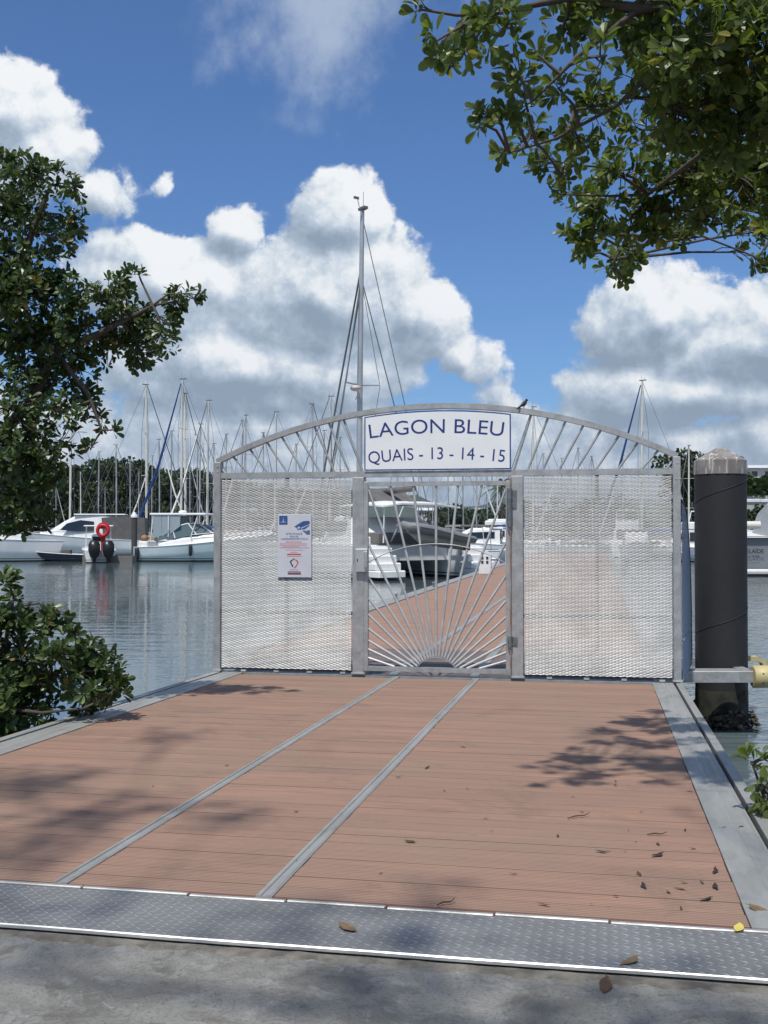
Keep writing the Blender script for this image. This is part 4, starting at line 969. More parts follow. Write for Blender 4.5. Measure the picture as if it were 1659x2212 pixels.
# dinghy hanging in the davits
dg_o = thing('dinghy', 'grey inflatable dinghy hanging in davits at the catamaran stern', 'dinghy', cat.location, rot)
GR = mat('inflatable_grey', (.20, .205, .215), .6, var=.15); LG = mat('dinghy_hull_pale', (.34, .34, .32), .6)
def dm(x, y, z): return (x, y, z)
tube_pts = [(-2.0, 1, 2.75), (-1.6, .4, 2.7), (-.6, .0, 2.55), (.8, -.15, 2.25), (2.0, -.2, 2.05)]
for s in (-1, 1):
    pts_ = [(-2.05, -1.0, 2.85)]+[(x, -1.0+s*(.35 if i == 0 else .72), z) for i, (x, _, z) in enumerate(tube_pts)][0:]
    mb = MB(); mb.path(pts_, [.20, .23, .24, .25, .25, .18], 12); tb_ = mb.build('tube', GR, dg_o)
    mb = MB(); mb.path([Vector(p)+Vector((0, s*.25, .02)) for p in pts_[1:]], .035, 5); mb.build('rub_strake', CANV, tb_)
mb = MB(); mb.loft([[(x, -1.0-w, z), (x, -1.0, z-dp), (x, -1.0+w, z)] for x, w, z, dp in ((-1.9, .1, 2.6, .05), (-1.2, .5, 2.45, .5), (0, .62, 2.25, .55), (1.8, .62, 1.95, .45))], True, True, True); mb.build('hull', LG, dg_o)
mb = MB(); mb.cbox(1.75, 2.1, -1.25, -.75, 1.5, 2.2, .05); mb.build('outboard_engine', BLK, dg_o)

# ------------------------------------------------------------------ other boats moored along the dock
def motor_yacht(name, label, loc, rz, L=9., hm=HW, top=GW, canopy=None, fly=False):
    o = thing(name, label, 'motor boat', loc, rz, 'motor boats moored beyond the gate')
    hull(o, hm, L, L*.33, L*.12, L*.19, .5, .25, 2.2, L*.11, .42); k = L/9.
    cabin([(-1.6*k, 1.15*k, 1.05*k, 1.1*k, 2.4*k), (.6*k, 1.15*k, .95*k, 1.2*k, 2.45*k), (1.6*k, 1.0*k, .7*k, 1.35*k, 2.0*k), (3.0*k, .5*k, .3*k, 1.55*k, 1.75*k)]).build('cabin', top, o)
    for s in (-1, 1):
        mb = MB(); mb.prism([(-1.2*k, 1.65*k), (1.3*k, 1.65*k), (.7*k, 2.1*k), (-1.2*k, 2.15*k)], lambda x, y, d: (s*(1.12*k-(y-1.6*k)*.12+d), x, y), 0, .05); mb.build('window', GLS, o)
    mb = MB(); mb.box(-.9*k, .9*k, -1.66*k, -1.61*k, 1.5*k, 2.2*k); mb.build('aft_window', GLS, o)
    if canopy:
        mb = MB(); mb.cbox(-1.2*k, 1.2*k, -3.9*k, -1.0*k, 2.55*k, 2.68*k, .06); mb.build('canopy', canopy, o)
        for s in (-1, 1):
            mb = MB(); mb.tube((s*1.1*k, -3.5*k, 1.1*k), (s*1.1*k, -3.4*k, 2.56*k), .03, 5); mb.build('canopy_post', WHITE, o)
    if fly:
        mb = MB(); mb.cbox(-.95*k, .95*k, -1.6*k, .5*k, 2.46*k, 3.0*k, .1); mb.build('flybridge', top, o)
        mb = MB(); mb.path([(-.9*k, -1.4*k, 2.9*k), (-.8*k, -1.7*k, 3.8*k), (.8*k, -1.7*k, 3.8*k), (.9*k, -1.4*k, 2.9*k)], .06, 6); mb.build('radar_arch', top, o)
    rails(o, [(-1.2*k, 1.5*k, 1.4*k), (-.7*k, 3.4*k, 1.65*k), (0, 4.9*k, 1.75*k), (.7*k, 3.4*k, 1.65*k), (1.2*k, 1.5*k, 1.4*k)], .5*k, .02)
    return o
DLR = -TH
def along(a, t): v = W3(a, t, 0); return (v.x, v.y, 0)
motor_yacht('motor_boat', 'white motor boat moored just past the catamaran, seen through the door', along(-11.5, 78), pi/2-TH-.1, 10., HW, GW, CANV)
motor_yacht('motor_boat', 'white motor boat with grey cockpit canopy, stern to the dock beyond the pedestals', along(-9.5, 68), pi/2-TH+.1, 7., HW, GW, None)
motor_yacht('motor_boat', 'motor boat with bright blue canopy seen at the hinge side through the door', along(-10.5, 100), pi/2-TH, 10.5, HW, GW, BLUE)
motor_yacht('motor_boat', 'motor boat with blue canopy behind the one with bright blue canopy', along(-11, 116), pi/2-TH, 11, HW, GW, BLUE, True)
motor_yacht('motor_boat', 'white flybridge motor boat farthest along the dock, seen through the door', along(-12, 130), pi/2-TH, 12, HW, GW, None, True)
motor_yacht('motor_boat', 'white motor boat seen through the left mesh panel nearest the notice', (-13.3, 118, 0), pi/2+.2, 8, HW, GW, None, True)
motor_yacht('motor_boat', 'white motor boat seen through the left mesh panel next to the door post', (-5.5, 98, 0), pi/2-.2, 7, HW, GW, CANV)
motor_yacht('motor_boat', 'white flybridge motor boat seen through the right mesh panel near the door', (24.5, 112, 0), -TH, 11, HW, GW, None, True)
motor_yacht('motor_boat', 'white motor boat seen through the right mesh panel near the outer post', (21.8, 96, 0), -TH+pi, 9, HW, GW, CANV)
motor_yacht('motor_boat', 'white flybridge motor boat between the right gate post and the black pile', (P(1500, 1150, 96).x, 96, 0), .05, 10., HW, GW, None, True)

# ------------------------------------------------------------------ grey yacht stern at the right edge
gy = P(1640, 1250, 62)
ay = thing('grey_yacht', 'dark grey yacht stern lettered ADELAIDE right of the black pile', 'motor yacht', (gy.x+1.3, gy.y, 0), -.10)
hull(ay, HG2, 15., 5.6, 2.15, 2.7, .6, .2, 2.3, 1.4, .45, deck=GW, trake=-.3)
ay.location = (gy.x+2.05, gy.y+7.5, 0)
mb = MB(); mb.box(-2.45, 2.45, -7.5, -6.6, 2.17, 2.24); mb.build('stern_rail', BRIGHT, ay)
mb = MB(); mb.cbox(-2.2, 2.2, -8.6, -7.6, .25, .40, .04); mb.build('swim_platform', GW, ay)
mb = MB(); mb.tube((-.75, -8.3, .4), (-.75, -8.3, 1.55), .025, 6); mb.ball((-.75, -8.3, 1.62), .10); mb.build('stanchion', BRIGHT, ay)
cabin([(-4.5, 1.4, 1.2, 2.1, 3.6), (-1, 1.4, 1.2, 2.2, 4.3), (3, 1.2, .8, 2.3, 3.8), (5, .7, .4, 2.4, 3.0)]).move(Matrix.Translation((1.9, 0, 0))).build('cabin', mat('cabin_grey', (.35, .36, .36), .4), ay)
mb = MB(); mb.path([(-2.5, -6.6, 2.86), (-.98, -6.6, 2.86)], [.23, .23], 14); mb.build('liferaft_canister', mat('canister_cream', (.62, .61, .55), .4), ay)
def yl(s, x0, x1, z, h):
    me = text_mesh(s, 1., .004, .012); xs_ = [v.co.x for v in me.vertices]; a, b_ = min(xs_), max(xs_)
    for v in me.vertices: v.co = (x0+(v.co.x-a)/(b_-a)*(x1-x0), -7.56-.02+v.co.z*.1, z+v.co.y/.72*h)
    return obj('lettering', me, mat('letter_dark', (.012, .013, .015), .5), ay)
yl('ADELAÏDE', -2.42, -1.02, 1.28, .24)
yl('PTE A PITRE', -2.15, -1.25, 1.06, .11)
# ------------------------------------------------------------------ far shore, mountains, trees, houses
LAND = mat('shore_grass', (.05, .075, .03), .95, var=.4, vscale=.05)
def land(name, pts, z, skirt=-1.0, m=LAND):
    mb = MB(); mb.prism(pts, lambda x, y, d: (x, y, d), skirt, z); o = mb.build(name, m); o['kind'] = 'structure'; return o
land('far_bank', [(-230, 60), (-120, 168), (-70, 182), (-20, 190), (30, 255), (120, 250), (300, 250), (300, 500), (-400, 500), (-400, 60)], .9)
land('quayside', [(26, 112), (70, 88), (160, 60), (160, 240), (60, 240), (28, 180)], 1.2, m=mat('quay_stone', (.36, .35, .32), .9, var=.3, vscale=.3))
# mountains
def ridge(name, y, x0, x1, prof, m):
    n = 160; rr_ = random.Random(hash(name) % 97 if False else len(name)*7)
    ph = [rr_.uniform(0, 6.28) for _ in range(9)]
    top = []
    for i in range(n+1):
        x = x0+(x1-x0)*i/n; f = prof(x)
        z = f*(1+.12*sin(x/170.+ph[0])+.07*sin(x/71.+ph[1])+.035*sin(x/31.+ph[2])+.02*sin(x/13.+ph[3])); top.append((x, z))
    mb = MB(); vs = []
    for j, (dy, k) in enumerate(((-900, 0), (-600, .35), (-300, .68), (0, 1.), (500, .5), (1000, 0))):
        for x, z in top: vs.append((x+20*sin(j*1.7+x/90.), y+dy, z*k-3+(14*sin(x/47.+j*2.1)*k*(1-k))))
    w = n+1; mb.add(vs, [(j*w+i, j*w+i+1, (j+1)*w+i+1, (j+1)*w+i) for j in range(5) for i in range(n)], True)
    o = mb.build(name, m); o['kind'] = 'structure'; return o
MT = mat('mountain_forest', (.045, .07, .035), .95, var=.4, vscale=.004)
def gp(u, Y): return (u-829.5)/FPX*Y
def bump_prof(lst, Y):
    def f(x):
        z = 20.
        for (u, v, wpx) in lst:
            c = gp(u, Y); w = wpx/FPX*Y; h = (1150-v)/FPX*Y; z = max(z, h*math.exp(-((x-c)/w)**2))
        return z
    return f
ridge('mountain_range', 4600, -5200, 5200, bump_prof([(770, 1062, 260), (880, 1066, 80), (1010, 1082, 75), (1085, 1063, 120), (1400, 1085, 260), (300, 1085, 300)], 4600), MT)

# foliage
def leaf_mat(name, c1, c2, c3=None, obj_rand=False, trans=.25, rough=.42):
    m = bpy.data.materials.new(name); m.use_nodes = True; N = NT(m.node_tree); b = m.node_tree.nodes['Principled BSDF']; outn = m.node_tree.nodes['Material Output']
    if obj_rand: r = N.n('ShaderNodeObjectInfo').outputs['Random']
    else: r = N.n('ShaderNodeNewGeometry').outputs['Random Per Island']
    cr = N.n('ShaderNodeValToRGB'); N.put(cr.inputs[0], r); e = cr.color_ramp.elements
    e[0].position = 0; e[0].color = (*c1, 1); e[1].position = .86; e[1].color = (*c2, 1)
    if c3: q = e.new(.978); q.color = (*c2, 1); q = e.new(.995); q.color = (*c3, 1)
    N.put(b.inputs['Base Color'], cr.outputs[0]); b.inputs['Roughness'].default_value = rough; b.inputs['Specular IOR Level'].default_value = .4
    tr = N.n('ShaderNodeBsdfTranslucent'); N.put(tr.inputs[0], N.mix(1.0, cr.outputs[0], (1.5, 1.7, .7), 'MULTIPLY'))
    mx = N.n('ShaderNodeMixShader'); mx.inputs[0].default_value = trans; N.put(mx.inputs[1], b.outputs[0]); N.put(mx.inputs[2], tr.outputs[0]); N.put(outn.inputs[0], mx.outputs[0]); return m
FAR1 = leaf_mat('far_foliage', (.018, .032, .014), (.045, .07, .025), trans=.15, rough=.6); FAR2 = leaf_mat('far_foliage_light', (.03, .05, .016), (.06, .095, .03), trans=.2, rough=.6)
BARK = mat('bark', (.09, .075, .06), .9, var=.5, vscale=6, bump=.6, bscale=30)
def leaf_verts(c, ax, nrm, L, Wd):
    """obovate leaf: base c, axis ax, face normal nrm"""
    sdv = ax.cross(nrm); sdv.normalize()
    vs = [c]
    for s, w in ((.22, .23), (.48, .42), (.72, .50), (.90, .36)):
        m = c+ax*L*s-nrm*L*.06*s*s*2; up = nrm*Wd*w*.30; vs += [m+sdv*Wd*w+up, m, m-sdv*Wd*w+up]
    return vs+[c+ax*L-nrm*L*.12]
LEAF_F = [(0, 2, 1), (0, 3, 2)]+[f for i in (1, 4, 7) for f in ((i, i+1, i+4, i+3), (i+1, i+2, i+5, i+4))]+[(10, 11, 13), (11, 12, 13)]
def rvec(rn):
    while True:
        v = Vector((rn.uniform(-1, 1), rn.uniform(-1, 1), rn.uniform(-1, 1)))
        if .05 < v.length < 1: return v.normalized()
def far_tree(name, label, loc, H, Wd, m, seed, n=1500, ls=.55, group=None, trunk=.35):
    rn = random.Random(seed); o = thing(name, label, 'tree', loc, 0, group)
    mb = MB(); mb.path([(0, 0, -.5), (.1*Wd*.2, 0, H*.3), (0, .1, H*.75)], [Wd*.045, Wd*.035, Wd*.012], 7)
    for k in range(5):
        a = rn.uniform(0, 6.28); mb.path([(0, 0, H*(.25+.08*k)), (Wd*.22*cos(a), Wd*.22*sin(a), H*(.42+.08*k)), (Wd*.36*cos(a), Wd*.36*sin(a), H*(.52+.07*k))], [Wd*.02, Wd*.014, Wd*.006], 5)
    mb.build('trunk', BARK, o)
    lobes = [(Vector((rn.uniform(-.3, .3)*Wd, rn.uniform(-.3, .3)*Wd, H*rn.uniform(trunk, .86))), rn.uniform(.16, .30)*Wd) for _ in range(13)]+[(Vector((0, 0, H*.86)), Wd*.2)]
    mb = MB(); vs, fs = [], []
    for i in range(n):
        c, r = rn.choice(lobes); d = rvec(rn); p = c+Vector((d.x*r, d.y*r, d.z*r*.72))*rn.uniform(.55, 1.08)
        ax = (d+rvec(rn)*.9).normalized(); nr = ax.orthogonal().normalized(); nr = (Matrix.Rotation(rn.uniform(0, 6.28), 3, ax) @ nr)
        q = len(vs); s = ls*rn.uniform(.6, 1.3); sdv = ax.cross(nr)
        vs += [p-ax*s*.5-sdv*s*.2, p+sdv*s*.42, p+ax*s*.6, p-sdv*s*.45+nr*s*.2]; fs.append((q, q+1, q+2, q+3))
    mb.add(vs, fs); mb.build('crown', m, o, 'stuff'); return o
rt = random.Random(21)
lt = [(30, 985, 175), (75, 970, 180), (120, 962, 178), (165, 975, 185), (205, 962, 176), (240, 958, 182), (275, 972, 180), (305, 965, 186), (335, 985, 184), (362, 1000, 190), (392, 990, 186), (425, 985, 190), (455, 995, 194), (490, 1010, 196), (530, 1020, 196), (575, 1028, 200), (620, 1035, 200), (665, 1040, 205), (720, 1046, 210)]
for i, (u, v, Y) in enumerate(lt):
    H = P(u, v, Y).z-.9; where = 'left of the gate' if u < 462 else 'seen through the left mesh panel'
    k = [x for x in lt if (x[0] < 462) == (u < 462)].index((u, v, Y))+1
    H *= .88; far_tree('shore_tree', 'dark far bank tree %s, %s from the left' % (where, ordn[k]), (gp(u, Y), Y, .9), H, H*.72, (FAR1, FAR2)[i % 3 == 2], 100+i, 3200, .6, 'trees along the far bank', .12)
for i, (u, v, Y, w) in enumerate(((955, 1100, 262, 9), (985, 1090, 258, 9), (1012, 1098, 265, 8), (1040, 1104, 270, 9), (1085, 1090, 262, 10), (1130, 1085, 262, 12), (1200, 1080, 265, 14), (1270, 1085, 262, 14), (1340, 1075, 262, 14))):
    H = P(u, v, Y).z-.9; far_tree('shore_tree', 'low dark tree far beyond the dock, %s from the left' % ordn[i+1], (gp(u, Y), Y, .9), H, w*1.1, (FAR1, FAR2)[i % 3 == 2], 140+i, 1500, .7, 'low trees on the bank beyond the dock', .1)
Y = 120
for (u, v, w, Y, lab) in ((1480, 958, 7.0, 122, 'round dark tree behind the right end of the arch'), (1555, 985, 6.0, 126, 'dark tree hidden mostly behind the pile cap'), (1592, 970, 4.2, 118, 'leafy dark tree just right of the pile cap'), (1655, 1015, 3.0, 120, 'dark tree at the right picture edge by the pale building')):
    H = P(u, v, Y).z-1.2; far_tree('quay_tree', lab, (gp(u, Y), Y, 1.2), H, w, FAR1, 170+u, 2200, .5, 'trees on the right quay', .2)
# hedge on the right bank
hd = thing('hedge', 'long dark green clipped hedge below the pale building on the right', 'hedge', (gp(1640, 104), 104, 0))
mb = MB(); rn = random.Random(4); vs, fs = [], []
hz0, hz1 = P(1640, 1072, 104).z, P(1640, 1034, 104).z
for i in range(2600):
    p = Vector((rn.uniform(-2.6, 6), rn.uniform(-.8, .8), rn.uniform(hz0, hz1))); ax = rvec(rn); nr = ax.orthogonal().normalized(); s = .22; q = len(vs); sdv = ax.cross(nr); vs += [p-ax*s, p+sdv*s*.8, p+ax*s, p-sdv*s*.8]; fs.append((q, q+1, q+2, q+3))
mb.add(vs, fs); mb.build('foliage', FAR2, hd, 'stuff')
mb = MB(); mb.box(-2.55, 6, -.6, .6, .8, hz0+.05); mb.build('planter_wall', mat('planter_white', (.55, .54, .50), .8, var=.3, vscale=.8), hd)
# pale building on the right
def house(name, label, u0, u1, vt, vb, Y, roofm, storeys=2, nwin=4, depth=9., group=None):
    x0, x1 = gp(u0, Y), gp(u1, Y); zb, zt = P(u0, vb, Y).z, P(u0, vt, Y).z; Wd = x1-x0
    o = thing(name, label, 'building', (x0, Y, 0), 0, group); he = zt-(zt-zb)*.28
    mb = MB(); mb.box(0, Wd, 0, depth, min(zb, 1.0), he); mb.build('wall', mat('render_white', (.62, .60, .56), .85, var=.15, vscale=.3), o)
    mb = MB(); ov = .5; mb.prism([(-ov, he+.003), (depth+ov, he+.003), (depth/2, zt)], lambda y, z, d: (d, y, z), -ov, Wd+ov); mb.build('roof', roofm, o)
    for st in range(storeys):
        for i in range(nwin):
            cx = Wd*(i+.5)/nwin; w = Wd/nwin*.28; z0 = zb+(he-zb)*(st+.3)/storeys; z1 = zb+(he-zb)*(st+.82)/storeys
            mb = MB(); mb.box(cx-w, cx+w, -.06, .02, z0, z1); wn = mb.build('window', mat('frame_white', (.7, .7, .68), .6), o)
            mb = MB(); mb.box(cx-w*.82, cx+w*.82, -.075, -.062, z0+(z1-z0)*.1, z1-(z1-z0)*.1); mb.build('pane', GLS, wn)
    return o
RW = mat('roof_white', (.62, .63, .65), .6, var=.1, vscale=.2); RG = mat('roof_grey', (.30, .31, .33), .7, var=.2, vscale=.3)
house('house', 'pale building with white roof at the right edge above the hedge', 1616, 1760, 1000, 1040, 135, RW, 1, 5)
for (u0, u1, vt, vb, Y, lab, rm) in ((905, 922, 1096, 1112, 280, 'small white house on the far bank nearest the catamaran mast side', RW), (926, 950, 1096, 1112, 285, 'wider white house on the far bank seen through the door middle', RW), (1030, 1052, 1096, 1116, 275, 'white two storey house on the far bank near the door hinge', RG)):
    house('house', lab, u0, u1, vt, vb+8, Y, rm, 2 if '2' in lab or 'two' in lab else 1, 3, 8., 'white houses on the far bank')
# right quay wall and boat-shaped canopy roofs
qw = thing('quay_wall', 'pale stone quay wall below the hedge right of the pile', 'wall', (gp(1605, 92), 92, 0))
zt_, zb_ = P(1640, 1078, 92).z, P(1640, 1120, 92).z
mb = MB(); mb.box(-1.5, 9, 0, 1.2, -.5, zt_-.25); mb.build('wall_face', mat('pale_stone', (.50, .49, .46), .9, var=.3, vscale=.6), qw)
mb = MB(); mb.cbox(-1.6, 1.4, -.12, 1.3, zt_-.248, zt_, .03); mb.build('coping', WHITE, qw)
mb = MB(); mb.cbox(1.42, 9, -.12, 1.3, zt_-.248, zt_-.02, .03); mb.build('coping', WHITE, qw)
bushc = P(1632, 1118, 80)
far_tree('quay_bush', 'round green bush in front of the pale quay wall right of pile', (bushc.x+.3, 80, 2.0), P(1632, 1092, 80).z-2.0, 2.6, FAR1, 77, 700, .3, None, .15)
# palm by the dock, seen through the right edge of the door
pm = P(1082, 1055, 170); palm = thing('palm_tree', 'tall palm tree seen through the upper hinge corner of the door', 'palm tree', (pm.x, 170, .9))
mb = MB(); ph_ = pm.z-.9; mb.path([(0, 0, 0), (.2, 0, ph_*.5), (0, 0, ph_)], [.25, .19, .15], 8); mb.build('trunk', BARK, palm)
for k in range(16):
    a = k*2.4; el = .9-1.5*((k % 5)/4.); mb = MB(); pts_ = []; L_ = 4.2
    for i in range(7):
        s = i/6.; r = L_*s*(cos(el)*.9); pts_.append(Vector((r*cos(a), r*sin(a), ph_+L_*s*sin(el)-1.9*s*s)))
    vs, fs = [], []
    sd_ = Vector((-sin(a), cos(a), 0))
    for i in range(24):
        s = .1+.9*i/23.; f = s*6; i0 = min(5, int(f)); c = pts_[i0].lerp(pts_[i0+1], f-i0); ll = .85*(1-.6*s)
        for s2 in (-1, 1):
            q = len(vs); t_ = (pts_[i0+1]-pts_[i0]).normalized(); vs += [c-t_*.06, c+t_*.06, c+sd_*s2*ll+Vector((0, 0, -.45*ll))+t_*.25]; fs.append((q, q+1, q+2))
    mb.add(vs, fs); mb.path(pts_, [.04]*6+[.01], 4); mb.build('frond', FAR2, palm, 'stuff')
# ------------------------------------------------------------------ near foliage
L_ST = leaf_mat('mangrove_leaf', (.026, .052, .016), (.080, .120, .034), (.26, .15, .04), trans=.22, rough=.36)
L_OB = leaf_mat('mangrove_leaf_single', (.028, .055, .016), (.080, .120, .034), (.20, .14, .035), True, .22, .36)
R_ST = leaf_mat('canopy_leaf', (.055, .085, .024), (.145, .178, .050), (.36, .30, .07), trans=.40, rough=.36)
R_OB = leaf_mat('canopy_leaf_single', (.060, .090, .026), (.145, .178, .050), (.34, .29, .07), True, .40, .36)
TWIG = mat('twig', (.10, .085, .07), .85, var=.4, vscale=12)
_me = bpy.data.meshes.new('leaf'); _lv = leaf_verts(Vector((0, 0, 0)), Vector((0, 1, 0)), Vector((0, 0, 1)), 1., 1.)
def leaf_mesh(aspect, m):
    me = bpy.data.meshes.new('leaf'); me.from_pydata([tuple(v) for v in leaf_verts(Vector((0, 0, 0)), Vector((0, 1, 0)), Vector((0, 0, 1)), 1., aspect)], [], LEAF_F); me.materials.append(m); return me
def zat0(t): return Z0-SL*t
def plant(name, label, cat, base, blobs, depth, leafL, aspect, m_st, m_ob, limbs, seed, dens=1.0, dj=.5, clump=7, limit=300, upl=.5):
    """blobs: (u, v, r) seen in the 1659 px picture at distance depth (a 4th value overrides the distance), limbs: list of world poly-lines"""
    rn = random.Random(seed); o = thing(name, label, cat, base); B = Vector(base)
    mb = MB(); mb.path([p-B for p in limbs[0][0]], limbs[0][1], 9); mb.build('trunk', BARK, o)
    nodes = []
    for pts_, rad in limbs[1:]:
        mb = MB(); mb.path([p-B for p in pts_], rad, 6); mb.build('limb', BARK, o)
    for pts_, rad in limbs:
        for i in range(len(pts_)-1):
            for k in range(5): nodes.append(Vector(pts_[i]).lerp(Vector(pts_[i+1]), k/5.))
        nodes.append(Vector(pts_[-1]))
    leaves = []; tw = MB()
    # boughs: from the nearest limb point into each blob, then twigs to clump centres
    for bl_ in blobs:
        if bl_[0] == 'w': c = Vector(bl_[1]); rw, dens_b = bl_[2], bl_[3]
        else:
            u, v, r = bl_[:3]; Yb = bl_[3] if len(bl_) > 3 else depth
            dens_b = bl_[4] if len(bl_) > 4 else 1.0
            c = P(u, v, Yb+rn.uniform(-dj, dj)*.6); rw = r/FPX*Yb
        nd = min(nodes, key=lambda q: (q-c).length); midp = nd.lerp(c, .5)+rvec(rn)*.12*(nd-c).length+Vector((0, 0, .06*(nd-c).length))
        tw.path([nd-B, midp-B, c-B], [.012, .009, .006], 5)
        dens_b *= rn.choice((.55, .9, 1.1, 1.35))
        nc = max(3, int(dens*dens_b*(rw/leafL)**2*3.1))
        for k in range(nc):
            d = rvec(rn); rr_ = rn.random()**.45; p = c+Vector((d.x*rw*rr_, d.y*(rw if bl_[0] == 'w' else min(rw, dj))*rr_*1.1, d.z*rw*rr_))
            fr = midp.lerp(c, rn.uniform(.4, 1.0)); out_ = (p-fr); out_ = out_.normalized() if out_.length > 1e-3 else d
            if rn.random() < .55: tw.path([fr-B, (fr.lerp(p, .5)+rvec(rn)*.1*(p-fr).length)-B, p-B], [.005, .0035, .002], 4, False)
            ax0 = (out_+Vector((0, 0, upl))+rvec(rn)*.5).normalized(); n1 = ax0.orthogonal().normalized(); n2 = ax0.cross(n1)
            m = rn.randint(clump-2, clump+2)
            for j in range(m):                         # rosette
                a = j*2.4+rn.uniform(-.3, .3); tilt = rn.uniform(.45, 1.25); rd = n1*cos(a)+n2*sin(a)
                ax = (ax0*cos(tilt)+rd*sin(tilt)).normalized(); nr = (ax0*sin(tilt)-rd*cos(tilt)).normalized()
                nr = (nr+rvec(rn)*.25).normalized(); nr = (nr-ax*nr.dot(ax)).normalized()
                L = leafL*rn.uniform(.55, 1.2); leaves.append((p-ax0*j*.006+ax*.012, ax, nr, L))
    tw.build('twigs', TWIG, o, 'stuff')
    # the leaves that show largest become single parts
    def score(lf):
        c = lf[0]; d = c-Vector((0, 0, CAM_Z))
        if d.y < .5: return 1e9
        u = 829.5+FPX*d.x/d.y; v = 1150-FPX*d.z/d.y
        if not (0 < u < 1659 and 0 < v < 2212): return 1e6+d.length
        return d.length/(.25+abs(lf[2].dot(d.normalized())))
    leaves.sort(key=score); lm = leaf_mesh(aspect, m_ob)
    for (c, ax, nr, L) in leaves[:limit]:
        lo_ = obj('leaf', lm, None, o); sdv = ax.cross(nr); M = Matrix((sdv, ax, nr)).transposed().to_4x4(); lo_.matrix_parent_inverse = Matrix.Identity(4)
        lo_.matrix_local = Matrix.Translation(c-B) @ M @ Matrix.Scale(L, 4)
    vs, fs = [], []
    for (c, ax, nr, L) in leaves[limit:]:
        q = len(vs); vs += leaf_verts(c-B, ax, nr, L, L*aspect); fs += [tuple(i+q for i in f) for f in LEAF_F]
    mb = MB(); mb.add(vs, fs); mb.build('crown', m_st, o, 'stuff')
    return o
# left tree
b0 = Vector((-4.4, 10.2, -.4))
lim = [([b0, Vector((-4.35, 10.1, 1.5)), Vector((-4.2, 10.0, 3.2)), Vector((-3.9, 10.0, 4.6)), Vector((-3.6, 10.1, 5.4))], [.16, .13, .10, .06, .03]),
       ([Vector((-4.3, 10.1, 2.6)), P(60, 880, 10.1), P(120, 760, 10.0), P(215, 720, 9.9), P(330, 660, 9.9)], [.07, .05, .04, .03, .012]),
       ([P(60, 880, 10.1), P(70, 960, 10.0), P(75, 1080, 10.0)], [.04, .03, .015]),
       ([Vector((-4.2, 10.0, 3.4)), P(20, 640, 10.1), P(70, 500, 10.0), P(110, 400, 10.0)], [.06, .045, .03, .012]),
       ([P(120, 760, 10.0), P(190, 850, 10.0), P(220, 930, 10.0)], [.03, .02, .01])]
bl = [(60, 372, 52), (15, 350, 40), (130, 395, 42), (165, 405, 28), (40, 450, 80), (140, 478, 52), (165, 490, 28), (-50, 420, 90), (150, 530, 22), (60, 560, 75), (-30, 570, 95), (40, 640, 85), (120, 620, 50), (165, 655, 55), (230, 640, 48), (265, 615, 34), (295, 578, 22), (285, 700, 58), (345, 690, 46), (385, 650, 34), (415, 634, 22), (360, 735, 32), (310, 765, 38), (235, 735, 66), (150, 730, 70), (60, 730, 80), (-30, 720, 95), (90, 815, 85), (175, 800, 45), (185, 850, 30), (210, 905, 22), (240, 930, 14), (20, 880, 95), (130, 890, 55), (155, 955, 38), (195, 972, 18), (60, 980, 78), (-20, 1000, 90), (100, 1040, 42), (20, 1080, 75), (75, 1095, 45), (10, 1140, 45), (45, 1150, 26), (95, 1130, 16), (-150, 500, 140), (-150, 750, 140), (-160, 980, 150), (-300, 850, 170)]
plant('mangrove_tree', 'dark leafy tree at the left edge reaching over the water', 'tree', tuple(b0), bl, 10.0, .078, .48, L_ST, L_OB, lim, 31, 1.7, .55, 7)
# left bush in the water beside the gangway
b1 = Vector((-4.15, 9.6, -.3))
lim = [([b1, Vector((-4.0, 9.6, .4)), Vector((-3.9, 9.6, 1.0))], [.05, .04, .02]), ([Vector((-4.05, 9.6, .2)), P(60, 1480, 9.6), P(170, 1450, 9.5)], [.03, .02, .01]), ([Vector((-4.0, 9.6, .5)), P(10, 1400, 9.6), P(30, 1290, 9.6)], [.03, .02, .01]), ([P(10, 1530, 9.5), P(90, 1540, 9.4), P(180, 1530, 9.3)], [.02, .015, .008])]
bl = [(15, 1255, 24), (30, 1290, 22), (15, 1330, 36), (75, 1345, 40), (110, 1335, 24), (150, 1335, 20), (162, 1360, 20), (40, 1395, 62), (120, 1400, 50), (175, 1420, 50), (215, 1440, 42), (250, 1455, 26), (255, 1485, 20), (50, 1455, 70), (140, 1465, 62), (205, 1485, 45), (235, 1500, 26), (0, 1520, 80), (60, 1500, 45), (180, 1520, 34), (120, 1530, 26), (20, 1570, 60), (85, 1560, 30), (-60, 1450, 90), (-60, 1350, 80)]
plant('mangrove_bush', 'dark green bush growing beside the left edge of the gangway', 'bush', tuple(b1), bl, 9.6, .085, .52, L_ST, L_OB, lim, 32, 2.2, .45, 7)
